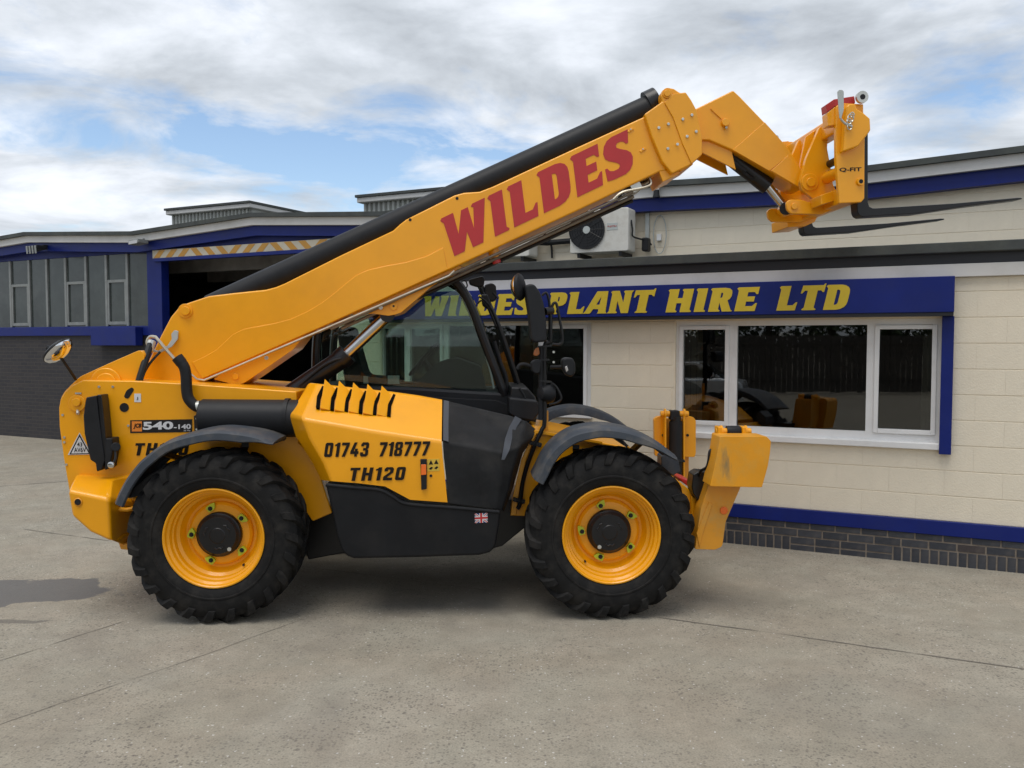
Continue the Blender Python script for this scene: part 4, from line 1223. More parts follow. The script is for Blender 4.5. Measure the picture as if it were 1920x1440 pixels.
pr('hose_clamp', [(1180, 346), (1198, 338), (1206, 352), (1188, 362)], .86, 1.12, ZINC, parent=boom, bevel=.004)
a = P(924, 462, .95)
MB().cyl(a, a + Vector((.02, 0, -.09)), .048, 16).build('wear_pad_stop', YEL, boom)
MB().cyl(a + Vector((.021, 0, -.092)), a + Vector((.034, 0, -.135)), .034, 14).build('stop_cap', RED, boom)

# boom head sleeve
SN = .795
head = pr('boom_head', [(1208, 214), (1242, 190), (1239, 180), (1242, 169), (1252, 163.5), (1264, 166), (1276, 174), (1286, 172), (1297, 188), (1306, 205), (1317, 255), (1317, 290), (1296, 309), (1260, 326), (1241, 302), (1222, 257)], SN, 2 * (BN + BF) / 2 - SN, YEL, bevel=.012)
pr('wear_plate', [(1246, 192), (1262, 176), (1286, 174), (1296, 189), (1305, 206), (1316, 256), (1316, 289), (1297, 307), (1280, 270), (1262, 220)], SN - .012, SN + .002, YEL, parent=head, bevel=.004)
pr('wear_pad_housing', [(1232, 312), (1252, 320), (1276, 314), (1274, 326), (1243, 341)], SN + .05, 1.28, YEL, parent=head, bevel=.006)
pr('wear_pad_housing', [(1272, 312), (1298, 302), (1300, 308), (1276, 322)], SN + .03, 1.28, YEL, parent=head, bevel=.006)
disc('head_pin', 1251, 175, SN, .040, .012, YEL, head)
disc('head_pin_end', 1251, 175, SN - .012, .026, .012, YEL, head)
for px, py in ((1235, 240), (1253, 233), (1280, 224), (1297, 216), (1252, 279), (1270, 271), (1288, 256), (1305, 247)):
    disc('bolt', px, py, SN - .012 if px > 1262 else SN, .012, .012, ZINC, head, n=8, bevel=.002)

# boom nose
NN, NF = .90, 1.20
nose = pr('boom_nose', [(1290, 212), (1306, 203), (1375, 169), (1387, 180), (1432, 227), (1477, 275), (1504, 318), (1512, 352), (1497, 352), (1445, 322), (1372, 281), (1330, 263), (1290, 262)], NN, NF, YEL, bevel=.012)
pr('nose_keel', [(1300, 262), (1330, 264), (1372, 282), (1380, 318), (1318, 287), (1300, 285)], NN + .03, NN + .05, YEL, parent=nose, bevel=.004)
pr('nose_keel', [(1300, 262), (1330, 264), (1372, 282), (1380, 318), (1318, 287), (1300, 285)], NF - .05, NF - .03, YEL, parent=nose, bevel=.004, at=NN + .03)
pr('nose_plate', [(1374, 281), (1434, 229), (1479, 279), (1500, 318), (1478, 292), (1446, 318), (1442, 320)], NN - .006, NN + .002, YEL, parent=nose, bevel=.003)
pr('nose_patch', [(1446, 320), (1478, 291), (1506, 322), (1510, 350), (1497, 350)], NN - .011, NN + .002, YEL, parent=nose, bevel=.003)
disc('nose_pin', 1359, 231, NN, .030, .035, YEL, nose)
MB().cyl(P(1362, 239, NN), P(1362, 239, NN - .03), .010, 8).build('grease_nipple', ZINC, nose)
MB().bar(P(1333, 203, NN - .004), P(1353, 222, NN - .004), .012, .012).build('weld_rib', YEL, nose)
# tilt ram under the nose
ram = MB().cyl(P(1372, 296, 1.05), P(1440, 350, 1.05), .068, 20).build('tilt_ram', BLKG, nose)
MB().cyl(P(1436, 345, 1.05), P(1471, 388, 1.05), .036, 18).build('ram_rod', CHR, ram)
MB().cyl(P(1474, 391, .93), P(1474, 391, 1.17), .052, 18).build('ram_end', BLKG, ram)
MB().tube(spline([P(1372, 290, .96), P(1390, 318, .96), P(1402, 330, .96), P(1412, 336, .98)], 4), .014, 8).build('hydraulic_hose', BLK, ram)
MB().tube(spline([P(1350, 285, .97), P(1376, 305, .95), P(1398, 322, .95)], 4), .016, 8).build('hydraulic_hose', BLK, ram)

# ---- fork carriage
CN, CF = .42, 1.68
car = pr('carriage', [(1567, 200), (1576, 193), (1619, 195), (1619, 210), (1622, 222), (1621, 372), (1615, 379), (1574, 381), (1568, 300)], CN, CN + .045, YEL, bevel=.006)
pr('end_plate', [(1567, 200), (1576, 193), (1619, 195), (1619, 210), (1622, 222), (1621, 372), (1615, 379), (1574, 381), (1568, 300)], CF - .045, CF, YEL, parent=car, bevel=.006, at=CN)
for d0, d1 in ((CN - .075, CN + .0), (CF + .0, CF + .075)):
    pr('lock_housing', [(1580, 262), (1582, 226), (1584, 202), (1588, 197), (1600, 196), (1603, 206), (1616, 214), (1628, 224), (1629, 246), (1622, 256), (1606, 276), (1578, 286)], d0, d1, YEL, parent=car, bevel=.012, at=CN - .04)
    if d0 < 1: pr('red_lock_block', [(1549, 196), (1564, 186), (1602, 180), (1604, 192), (1602, 195), (1566, 199), (1551, 211)], CN + .02 if d0 < 1 else CF - .12, CN + .12 if d0 < 1 else CF - .02, RED, parent=car, bevel=.004, at=CN + .02)
    pr('lock_block_base', [(1551, 212), (1566, 200), (1580, 198), (1580, 232), (1553, 236)], CN + .02 if d0 < 1 else CF - .12, CN + .12 if d0 < 1 else CF - .02, YEL, parent=car, bevel=.004, at=CN + .02)
    dh = CN - .095 if d0 < 1 else CF + .02
    hd = pr('lock_handle', [(1570, 172), (1573, 168.5), (1579, 168.5), (1582, 172), (1582, 206), (1579, 216), (1577, 224), (1574, 222), (1572, 200)], dh, dh + .012, GREYP, parent=car, bevel=.004, at=CN - .09)
    MB().tube(spline([Vector((P(a_, b_, CN - .09).x, dh, P(a_, b_, CN - .09).z)) for a_, b_ in ((1576, 224), (1584, 232), (1592, 236), (1597, 238))], 4), .009, 8).build('lock_lever', ZINC, hd)
    rg = MB()
    for (a_, b_, rr_) in ((1594, 222, .022), (1591, 228, .016), (1592, 238, .017), (1597, 216, .014)):
        cc = P(a_, b_, CN - .09)
        rg.tube([Vector((cc.x + rr_ * math.cos(k * math.pi / 6), dh - .006 + .004 * (k % 2), cc.z + 1.3 * rr_ * math.sin(k * math.pi / 6))) for k in range(13)], .0045, 6)
    rg.build('linch_pin_ring', ZINC, hd)
x, z = V.at(1612, 185, CN)
MB().lathe([(.018, CN + .0), (.018, CN - .05), (.044, CN - .05), (.044, CN - .02), (.03, CN + .0)], x, z, 24).build('pivot_tube', ZINC, car)
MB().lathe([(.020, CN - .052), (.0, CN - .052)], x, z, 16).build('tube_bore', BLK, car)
x, z = V.at(1612, 341, CN)
MB().lathe([(.026, CN - .022), (.030, CN + .002)], x, z, 18).build('lower_socket', YEL, car)
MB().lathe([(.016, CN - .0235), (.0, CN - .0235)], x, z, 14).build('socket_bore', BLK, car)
vtext('Q-FIT', 1574, 323, 1615, 322, 8.5, CN - .0015, DECK, car, bold=.02)
# cross beams of the carriage
MB().prism(fillet(V.poly([(1572, 210), (1604, 206), (1606, 240), (1574, 244)], CN + .045), .02), CN + .046, CF - .046).build('upper_beam', YEL, car, bevel=.012)
MB().prism(fillet(V.poly([(1576, 352), (1612, 348), (1614, 378), (1578, 381)], CN + .045), .01), CN + .046, CF - .046).build('lower_beam', YEL, car, bevel=.01)
MB().cyl(P(1590, 290, CN + .045), Vector((P(1590, 290, CN + .045).x, CF - .046, P(1590, 290, CN + .045).z)), .030, 16).build('middle_bar', BLKG, car)
MB().cyl(P(1584, 318, CN + .045), Vector((P(1584, 318, CN + .045).x, CF - .046, P(1584, 318, CN + .045).z)), .045, 16).build('middle_tube', YEL, car)
for d0, d1 in ((.80, .85), (1.25, 1.30)):
    pr('cheek_plate', [(1537, 238), (1566, 228), (1580, 236), (1560, 250), (1552, 264), (1551, 278), (1557, 310), (1562, 346), (1572, 366), (1540, 384), (1504, 356), (1500, 340), (1512, 296)], d0, d1, YEL, parent=car, bevel=.008, rnd=.012, at=.80)
    pr('lower_link', [(1474, 380), (1480, 374), (1500, 374), (1530, 382), (1560, 368), (1580, 366), (1584, 384), (1540, 402), (1484, 401), (1476, 394)], d0 + .01, d1 - .005, YEL, parent=car, bevel=.008, rnd=.015, at=.81)
pr('link_rear', [(1466, 392), (1472, 378), (1496, 372), (1500, 398), (1476, 404)], 1.10, 1.24, YEL, parent=car, bevel=.012, rnd=.02)
disc('cheek_pin', 1518, 342, .80, .068, .014, YEL, car)
disc('cheek_pin_head', 1520, 342, .786, .036, .018, YEL, car)
disc('link_pin', 1489, 387, .81, .026, .016, YEL, car)
for px in (1511, 1524):
    pr('gusset', [(px, 256), (px + 18, 243), (px + 5, 300), (px - 12, 322), (px - 10, 304)], .92 + (px - 1511) * .012, .95 + (px - 1511) * .012, YEL, parent=car, bevel=.004)
pr('far_foot', [(1476, 407), (1540, 394), (1528, 416), (1510, 424), (1477, 426)], 1.30, 1.70, YEL, parent=car, bevel=.006)
pr('lug_block', [(1538, 366), (1556, 360), (1576, 352), (1580, 372), (1540, 384)], .60, .80, YEL, parent=car, bevel=.006)
fork_px = [(1605, 382), (1606, 397), (1609, 404), (1615, 407), (1640, 405.5), (1717, 401), (1816, 386.5), (1912, 374.5), (1915, 373), (1912, 371.5), (1905, 371.5), (1788, 382), (1642, 391), (1634, 391), (1628, 388), (1625.5, 380), (1625.5, 240), (1618, 240), (1618, 350), (1605, 372)]
FO = MB().prism(V.poly(fork_px, .52), .50, .62).build('fork', BLKG, car, bevel=.005, label='near long black pallet fork')
f2 = FO.copy(); C.objects.link(f2); f2.location = (0, 1.10, 0); f2['label'] = 'far black pallet fork'

# ---- lift ram
lr = MB().cyl(P(540, 742, .98), P(648, 668, .98), .078, 22).build('lift_ram', BLKG, tele)
MB().cyl(P(640, 674, .98), P(722, 596, .98), .048, 20).build('ram_rod', CHR, lr)
MB().lathe([(.088, -.04), (.088, .04)], n=22, axis=P(722, 596, .98) - P(640, 674, .98), org=P(645, 669, .98)).build('gland_nut', BLKG, lr)
MB().tube(spline([P(560, 724, .90), P(600, 690, .89), P(625, 676, .89), P(640, 672, .90)], 5), .012, 8).build('hydraulic_pipe', BLK, lr)
MB().cyl(P(726, 590, .92), P(726, 590, 1.05), .06, 16).build('ram_eye', BLKG, lr)
# ---- engine pod on the near side
def rowpts(cols, i):
    return [P(*c[i]) for c in cols]
hood_c = [
 [(580, 722, .80), (579, 717, .52), (541, 778, .34), (553, 818, .30), (584, 866, .26), (602, 900, .24)],
 [(598, 724, .80), (597, 719, .48), (566, 784, .050), (580, 822, .040), (606, 868, .040), (620, 902, .046)],
 [(660, 730, .80), (660, 726, .46), (640, 797, .046), (648, 830, .040), (660, 872, .040), (672, 906, .046)],
 [(735, 738, .80), (735, 734, .45), (700, 808, .046), (705, 838, .040), (712, 876, .040), (722, 912, .046)],
 [(785, 745, .80), (785, 741, .44), (766, 818, .046), (768, 848, .040), (768, 888, .040), (769, 937, .046)],
 [(829, 753, .80), (829, 749, .43), (828, 827, .046), (830, 856, .040), (834, 892, .040), (839, 942, .046)]]
hm = MB().loft([[P(*p) for p in c] for c in hood_c])
hm.add([P(*p) for p in hood_c[0]] + [P(602, 900, .80)], [(6, 5, 4, 3, 2, 1, 0)])
hood = hm.build('engine_hood', YEL, tele, bevel=.022, seg=4, smooth=40, lim=14)
# louvres on the sloping top of the hood
def onhood(px, py, off=0.0):
    """a point on the sloping upper face"""
    best = None
    for i in range(60):
        d = .03 + i * .01
        p = P(px, py, d)
        # slope: top line at d~.46, crease at d~.046
        zt = P(px, 718 + (px - 579) * .124, .46).z
        zl = P(px, 785 + (px - 566) * .165, .046).z
        f = (p.z - zl) / (zt - zl)
        dd = .046 + f * (.46 - .046)
        e = abs(dd - d)
        if best is None or e < best[0]:
            best = (e, p)
    return best[1] + Vector((0, -off * .75, off * .66))
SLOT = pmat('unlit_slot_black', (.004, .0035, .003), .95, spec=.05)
for k in range(6):
    ox, oy = 26.6 * k, 3.0 * k
    sl = [(605, 726), (609, 728), (601, 748), (599.5, 768), (593, 767), (595, 746)]
    top = [onhood(a_ + ox, b_ + oy, .020) for a_, b_ in sl]
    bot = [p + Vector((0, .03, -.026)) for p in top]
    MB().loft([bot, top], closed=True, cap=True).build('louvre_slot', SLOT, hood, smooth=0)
    if k < 5:
        A0, A1, A2, A3 = onhood(610 + ox, 729 + oy, .001), onhood(601 + ox, 768 + oy, .001), onhood(619.5 + ox, 770.5 + oy, .001), onhood(629 + ox, 731 + oy, .001)
        nrm = Vector((0, -.75, .66))
        m = MB()
        T0, T1 = A0 + nrm * .022 + Vector((0, 0, .06)), A1 + nrm * .022
        A2 = A2 + nrm * .008; A3 = A3 + nrm * .008
        m.add([A0, A1, A2, A3, T0, T1], [(4, 5, 2, 3), (0, 4, 3), (1, 2, 5), (0, 1, 5, 4)])
        m.build('louvre_fin', YEL, hood, bevel=.003, smooth=30)
dT = .0365
def vword(txt, x0, y0, x1, y1, h, d, lean, parent, gap=.12):
    a_, b_ = P(x0, y0, d), P(x1, y1, d)
    hz_ = h / FPX * (VD + .05 + d)
    word(txt, a_, b_ - a_, Vector((hz_ * lean, 0, hz_)), Vector((0, -1, 0)), .001, DECK, parent, gap=gap)
vword('01743', 607, 857, 689, 856, 27, dT, .16, hood)
vword('718777', 709, 856, 803, 854, 27, dT, .16, hood, gap=.1)
vword('th120', 653, 902, 757, 900, 25, dT, .2, hood, gap=.17)
hl = pr('latch_handle', [(788, 861), (800, 861), (800, 917), (790, 919)], .022, .042, BLK, parent=hood, bevel=.004)
pr('latch_inset', [(789.5, 871), (799, 871), (799, 890), (789.5, 891)], .018, .0225, ORG, parent=hl, bevel=.003)
pr('service_decal', [(801, 861), (824, 860), (824, 883), (801, 884)], .0375, .0405, pmat('amber_decal', (.62, .40, .04), .4, var=.1), parent=hood, bevel=0)
for (a_, b_) in ((808, 867), (818, 866)):
    pr('warning_triangle', [(a_ - 4.2, b_ + 4), (a_, b_ - 4.5), (a_ + 4.2, b_ + 4)], .0360, .0377, DECK, parent=hood, bevel=0)
    pr('pictogram', [(a_ - 4, b_ + 12), (a_ + 1, b_ + 8), (a_ + 4, b_ + 10), (a_, b_ + 14)], .0360, .0377, DECK, parent=hood, bevel=0)
disc('lock_cylinder', 808, 892, .041, .010, .006, BLK, hood, n=14, bevel=.001)
vword('th120', 250, 854, 350, 853, 23, dk, .22, rear, gap=.17)
# dark mesh panel in front of the hood
gr_c = [
 [(831, 753, .80), (831, 750, .432), (830, 828, .052), (832, 856, .046), (836, 892, .046), (841, 943, .052)],
 [(900, 770, .80), (900, 766, .43), (893, 838, .052), (893, 866, .048), (892, 902, .048), (890, 949, .054)],
 [(958, 784, .80), (955, 779, .43), (944, 848, .058), (940, 876, .056), (936, 912, .056), (930, 954, .058)],
 [(990, 796, .80), (988, 790, .48), (974, 836, .13), (962, 880, .12), (954, 918, .11), (942, 957, .10)],
 [(1006, 806, .80), (1004, 805, .62), (1000, 820, .42), (980, 850, .40), (962, 915, .38), (945, 960, .36)]]
gp = MB().loft([[P(*p) for p in c] for c in gr_c]).build('grille_panel', MESHM, tele, bevel=.02, seg=3, smooth=50, lim=20)
tr = MB()
ta = [P(966, 780, .425), P(955, 800, .30), P(947, 822, .16), P(943, 846, .050), P(940, 862, .044), P(946, 862, .046), P(956, 842, .07), P(960, 822, .20), P(968, 802, .33), P(978, 786, .43)]
TRIM = pmat('grey_trim_plastic', (.05, .055, .065), .45, var=.1)
MB().loft([ta[:5], ta[:4:-1]]).build('grille_trim', TRIM, gp, smooth=50)
tr2 = [P(832, 751, .425), P(831, 790, .24), P(831, 826, .048)], [P(842, 753, .425), P(841, 792, .24), P(841, 829, .048)]
MB().loft([[p + Vector((0, -.006, .004)) for p in tr2[0]], [p + Vector((0, -.006, .004)) for p in tr2[1]]]).build('grille_edge', TRIM, gp)
# charcoal skirt
sk = pr('side_skirt', [(609, 906), (660, 911), (716, 917), (740, 930), (766, 943), (850, 949), (939, 957), (936, 985), (929, 1027), (918, 1037), (898, 1042), (780, 1046), (664, 1048.5), (650, 1044), (640, 1032), (631, 1006), (622, 960)], .05, .75, TANK, bevel=.024, seg=3)
ridge = spline([P(611, 909, .052), P(660, 914, .052), P(712, 919, .052), P(738, 932, .052), P(764, 945, .052), P(850, 952, .052), P(936, 960, .052)], 5)
MB().tube(ridge, .013, 10).build('skirt_lip', TANK, sk)
# flag sticker
fx = [(890, 963), (914, 961.5), (914.5, 979.5), (890.5, 981)]
def fl(u, v, d):
    a_ = (fx[0][0] + (fx[1][0] - fx[0][0]) * u, fx[0][1] + (fx[1][1] - fx[0][1]) * u)
    b_ = (fx[3][0] + (fx[2][0] - fx[3][0]) * u, fx[3][1] + (fx[2][1] - fx[3][1]) * u)
    return P(a_[0] + (b_[0] - a_[0]) * v, a_[1] + (b_[1] - a_[1]) * v, d)
flag = MB().add([fl(0, 0, .0485), fl(1, 0, .0485), fl(1, 1, .0485), fl(0, 1, .0485)], [(0, 1, 2, 3)]).build('flag_sticker', BLUV, sk, smooth=0)
def fstrip(pts, d, mat, nm):
    MB().add([fl(u, v, d) for u, v in pts], [tuple(range(len(pts)))]).build(nm, mat, flag, smooth=0)
for s in (0, 1):
    e = lambda u, v: (u, v) if not s else (1 - u, v)
    fstrip([e(0, 0), e(.14, 0), e(1, .86), e(1, 1), e(.86, 1), e(0, .14)], .0475 - s * .0004, WHV, 'flag_saltire')
    fstrip([e(0, 0), e(.05, 0), e(1, .95), e(1, 1), e(.95, 1), e(0, .05)], .0466 - s * .0002, REDV, 'flag_saltire_red')
fstrip([(.36, 0), (.64, 0), (.64, 1), (.36, 1)], .0458, WHV, 'flag_cross'); fstrip([(0, .30), (1, .30), (1, .70), (0, .70)], .0455, WHV, 'flag_cross')
fstrip([(.42, 0), (.58, 0), (.58, 1), (.42, 1)], .0450, REDV, 'flag_cross_red'); fstrip([(0, .40), (1, .40), (1, .60), (0, .60)], .0447, REDV, 'flag_cross_red')

# ---- front chassis
fc = pr('front_chassis', [(1003, 806), (1056, 815), (1111, 826), (1168, 837), (1215, 868), (1215, 960), (983, 968), (957, 967), (962, 930), (978, 862)], .58, 1.62, YEL, bevel=.010)
pr('chassis_flange', [(1003, 806), (1060, 815), (1130, 828), (1128, 833), (1058, 821), (1006, 813), (986, 862), (972, 930), (968, 966), (957, 967), (962, 928), (978, 860)], .545, .582, YEL, parent=fc, bevel=.004)
fe = pr('front_end', [(1240, 880), (1262, 893), (1290, 916), (1308, 937), (1312, 940), (1309, 1020), (1250, 1024), (1240, 960)], .42, 1.94, YEL, bevel=.012)
pr('red_cover', [(1268, 893), (1300, 905), (1300, 914), (1290, 912)], .62, 1.0, RED, parent=fe, bevel=.006)
pr('front_plate', [(1296, 930), (1308, 937), (1312, 941), (1309, 1016), (1296, 1010)], .385, .42, YEL, parent=fe, bevel=.006)
pr('light_bolt', [(1300, 1014), (1306, 1014), (1306, 1019), (1300, 1019)], .37, .386, ZINC, parent=fe, bevel=0)

# ---- fenders
def fender(px_pts, d0, d1, name, lab, lip=.07, th=.02, sweep=1):
    """arched mudguard: outline of its near outer edge on the photo"""
    ctr = Vector(V.at(*px_pts[0], d0)), Vector(V.at(*px_pts[-1], d0))
    out = [Vector(q) for q in V.poly([(p.x, p.y) for p in spline([Vector((a_, b_, 0)) for a_, b_ in px_pts], 5)], d0)]
    rows = []
    n = len(out)
    for i, p in enumerate(out):
        t = (out[min(i + 1, n - 1)] - out[max(i - 1, 0)]).normalized()
        nin = Vector((t.y, -t.x))                      # towards the wheel
        f = i / (n - 1)
        lp = lip * (1 if f < .82 else 1 - .72 * (f - .82) / .18)
        sec = [(d0 + .012, -lp), (d0, -lp + .008), (d0 + .004, -.018), (d0 + .03, .0), (d0 + .15, .012), (d1 - .06, .012), (d1 - .012, .0), (d1, -.03), (d1, -lp), (d1 - .02, -lp), (d1 - .03, -.04), (d1 - .08, -.012), (d0 + .15, -.012), (d0 + .045, -.022), (d0 + .024, -lp)]
        rows.append([Vector((p.x - nin.x * s_, dd, p.y - nin.y * s_)) for dd, s_ in sec])
    return MB().loft(rows, closed=True, cap=True).build(name, GRM, tele, smooth=38, label=lab)
FR = [(1003, 901), (1012, 884), (1024, 860), (1044, 835), (1075, 814), (1110, 805), (1140, 803), (1184, 810), (1230, 829), (1272, 860)]
RE = [(212, 944), (222, 921), (235, 898), (250, 878), (267, 860), (307, 831), (357, 815), (401, 808), (444, 811), (482, 818), (512, 830)]
ff = fender(FR, -.01, .43, 'front_fender', 'near front mudguard')
rf = fender(RE, -.01, .43, 'rear_fender', 'near rear mudguard')
def fend_far(src, lab):
    o = src.copy(); C.objects.link(o); o.scale = (1, -1, 1); o.location = (0, 2.36, 0); o['label'] = lab
fend_far(ff, 'far front mudguard'); fend_far(rf, 'far rear mudguard')
MB().bar(P(1080, 838, .2), P(1080, 846, .6), .05, .03, up=(0, 0, 1)).build('fender_stay', BLK, ff)
MB().bar(P(1205, 826, .2), P(1180, 850, .55), .035, .035, up=(0, 0, 1)).build('fender_stay', BLK, ff)
MB().bar(P(300, 848, .2), P(345, 862, .55), .035, .035, up=(0, 0, 1)).build('fender_stay', BLK, rf)
MB().bar(P(460, 834, .2), P(455, 848, .55), .05, .03, up=(0, 0, 1)).build('fender_stay', BLK, rf)
pr('mud_flap', [(300, 878), (312, 868), (290, 912), (262, 930), (240, 935), (250, 915), (275, 892)], .10, .40, BLK, parent=rf, bevel=.01)
pr('fender_bracket', [(1240, 856), (1250, 846), (1272, 862), (1276, 884), (1262, 892), (1240, 876)], .46, .62, GRM, parent=ff, bevel=.008)

# ---- stabilisers
def scuffed(name, c, sx_, sz_, tilt):
    m = pmat(name, (0.72, 0.30, 0.010), 0.42, var=0.06, vscale=4, bump=0.05, bscale=70, coat=0.1, spec=.35, dirt=(0.42, 0.32, 0.10), dscale=5, damt=0.4)
    t_ = m.node_tree
    b_ = t_.nodes['Principled BSDF']
    old = b_.inputs['Base Color'].links[0].from_socket
    tcn = t_.nodes.new('ShaderNodeTexCoord')
    mp = t_.nodes.new('ShaderNodeMapping'); mp.vector_type = 'TEXTURE'
    mp.inputs['Location'].default_value = c
    mp.inputs['Rotation'].default_value = (0, tilt, 0)
    mp.inputs['Scale'].default_value = (sx_, 10, sz_)
    t_.links.new(tcn.outputs['Object'], mp.inputs[0])
    ln = t_.nodes.new('ShaderNodeVectorMath'); ln.operation = 'LENGTH'
    t_.links.new(mp.outputs[0], ln.inputs[0])
    nz_ = t_.nodes.new('ShaderNodeTexNoise'); nz_.inputs['Scale'].default_value = 28; nz_.inputs['Detail'].default_value = 6
    mz = t_.nodes.new('ShaderNodeMapping'); mz.inputs['Scale'].default_value = (1.6, 1, .35)
    t_.links.new(tcn.outputs['Object'], mz.inputs[0]); t_.links.new(mz.outputs[0], nz_.inputs['Vector'])
    ad = t_.nodes.new('ShaderNodeMath'); ad.operation = 'MULTIPLY_ADD'; ad.inputs[1].default_value = 1.6
    t_.links.new(nz_.outputs[0], ad.inputs[0]); t_.links.new(ln.outputs['Value'], ad.inputs[2])
    rp = t_.nodes.new('ShaderNodeValToRGB')
    rp.color_ramp.elements[0].position = .50; rp.color_ramp.elements[0].color = (.85, .85, .85, 1)
    rp.color_ramp.elements[1].position = 1.0; rp.color_ramp.elements[1].color = (0, 0, 0, 1)
    mu = t_.nodes.new('ShaderNodeMath'); mu.operation = 'MULTIPLY'; mu.inputs[1].default_value = .62
    t_.links.new(ad.outputs[0], mu.inputs[0]); t_.links.new(mu.outputs[0], rp.inputs[0])
    mx = t_.nodes.new('ShaderNodeMixRGB'); mx.inputs[2].default_value = (.15, .15, .085, 1)
    t_.links.new(rp.outputs[0], mx.inputs[0]); t_.links.new(old, mx.inputs[1])
    t_.links.new(mx.outputs[0], b_.inputs['Base Color'])
    return m
PADM = scuffed('scuffed_pad_paint', P(1361, 868, -.03), .05, .17, -.16)
st = pr('stabiliser', [(1346, 815), (1402, 815), (1400, 880), (1387, 918), (1361, 978), (1355, 1022), (1352, 1026), (1341, 1031), (1303, 1030), (1308, 992), (1314, 954), (1329, 908), (1338, 866)], .18, .34, YELD, bevel=.014, rnd=.012, label='near front stabiliser leg folded up')
pd = pr('stabiliser_pad', [(1351, 818), (1437, 818), (1446, 827), (1444, 850), (1440, 874), (1429, 914), (1331, 912), (1336, 892), (1345, 850)], -.03, .178, PADM, parent=st, bevel=.03, seg=4, rnd=.012)
disc('side_reflector', 1357, 957, .18, .028, .012, ORG, st, n=24)
pr('leg_gusset', [(1306, 1000), (1330, 940), (1336, 945), (1318, 1000), (1312, 1028)], .172, .182, YELD, parent=st, bevel=.004)  # thin raised strip in the same paint as the leg
def pin_row(x0p, x1p, pyc, d, parent, rr=.042, drum=True):
    a_, b_ = P(x0p, pyc, d), P(x1p, pyc, d)
    L_ = b_ - a_
    MB().cyl(a_, b_, rr * .62, 18).build('pin', YEL, parent, bevel=.006)
    for f in (.16, .84):
        c_ = a_ + L_ * f
        MB().lathe([(rr * 1.1, -.008), (rr * 1.1, .008)], n=20, axis=(1, 0, 0), org=c_).build('pin_collar', YEL, parent, bevel=.003)
    if drum:
        MB().lathe([(rr * .95, -L_.length * .19), (rr * 1.02, -L_.length * .15), (rr * 1.02, L_.length * .15), (rr * .95, L_.length * .19)], n=24, axis=(1, 0, 0), org=a_ + L_ * .5).build('ram_eye', BLK, parent)
pin_row(1341, 1408, 809, .26, st)
for px in (1350, 1396):
    pr('pin_lug', [(px - 4, 822), (px - 4, 800), (px + 4, 800), (px + 4, 822)], .21, .31, YEL, parent=st, bevel=.01)
vb = pr('valve_block', [(1300, 890), (1310, 884), (1336, 886), (1330, 912), (1316, 950), (1300, 926), (1297, 912)], .30, .46, BLKG, parent=st, bevel=.008)
MB().tube(spline([P(1338, 842, .16), P(1331, 846, .14), P(1329, 862, .14), P(1325, 876, .16), P(1314, 883, .22), P(1311, 892, .30)], 4), .011, 8).build('hydraulic_hose', BLK, vb)
# far stabiliser
s2 = bpy.data.objects.new('stabiliser', None); C.objects.link(s2); s2.parent = tele
s2['label'] = 'far front stabiliser folded up'
for pts in ([(1226, 786), (1232, 781), (1247, 779), (1247, 857), (1228, 855)], [(1284, 779), (1300, 782), (1305, 788), (1305, 850), (1303, 857), (1284, 857)]):
    pr('stabiliser_pad', pts, 2.06, 2.12, YEL, parent=s2, bevel=.012, rnd=.015)
pr('pad_back', [(1240, 784), (1292, 784), (1292, 900), (1240, 900)], 2.14, 2.20, YELD, parent=s2, bevel=.01)
for px in (1248, 1283):
    pr('pad_rib', [(px - 1.6, 776), (px + 1.6, 776), (px + 1.6, 900), (px - 1.6, 900)], 1.96, 2.14, YEL, parent=s2, bevel=.003)
for px in (1243, 1289):
    disc('bolt', px, 816, 2.055, .014, .012, BLK, s2, n=8)
pin_row(1238, 1291, 776, 2.0, s2, rr=.045, drum=False)
MB().cyl(P(1266, 900, 1.98), P(1267, 790, 1.98), .062, 20).build('stabiliser_ram', BLK, s2)
MB().cyl(P(1267, 792, 1.98), P(1267, 781, 1.98), .05, 20).build('ram_rod', BLKG, s2)
pr('ram_end', [(1258, 770), (1275, 770), (1276, 788), (1257, 788)], 1.94, 2.04, BLK, parent=s2, bevel=.01)
pr('ram_strap', [(1250, 862), (1284, 862), (1285, 867), (1250, 867)], 1.90, 1.94, BLKG, parent=s2, bevel=.004)

# ---- cab on the far side
CNr, CFr = 1.32, 2.24
def tubepath(pxs, d, r, nm, mat, parent, n=10, sp=5):
    return MB().tube(spline([P(a_, b_, d) for a_, b_ in pxs], sp), r, n).build(nm, mat, parent)
cab = pr('cab', [(590, 722), (930, 738), (958, 742), (1006, 780), (1004, 820), (960, 830), (600, 825)], CNr, CFr, BLK, bevel=.015)
front_px = [(770, 505), (815, 508), (846, 522), (860, 534), (872, 552), (886, 580), (902, 624), (920, 672), (936, 714), (946, 742)]
for d in (CNr + .03, CFr - .03):
    q = [P(a_, b_, CNr) for a_, b_ in front_px]
    MB().tube(spline([Vector((p.x, d, p.z)) for p in q], 5), .040, 10).build('front_pillar', BLKG, cab)
    q = [P(a_, b_, CNr) for a_, b_ in ((590, 730), (592, 640), (606, 560), (640, 515), (700, 503), (770, 505))]
    MB().tube(spline([Vector((p.x, d, p.z)) for p in q], 5), .035, 10).build('rear_pillar', BLKG, cab)
    q = [P(a_, b_, CNr) for a_, b_ in ((590, 728), (760, 731), (944, 742))]
    MB().tube([Vector((p.x, d, p.z)) for p in q], .030, 8).build('waist_rail', BLKG, cab)
gl = [(600, 722), (602, 640), (616, 566), (646, 524), (702, 512), (770, 512), (815, 515), (842, 528), (862, 552), (880, 590), (900, 640), (916, 688), (928, 730)]
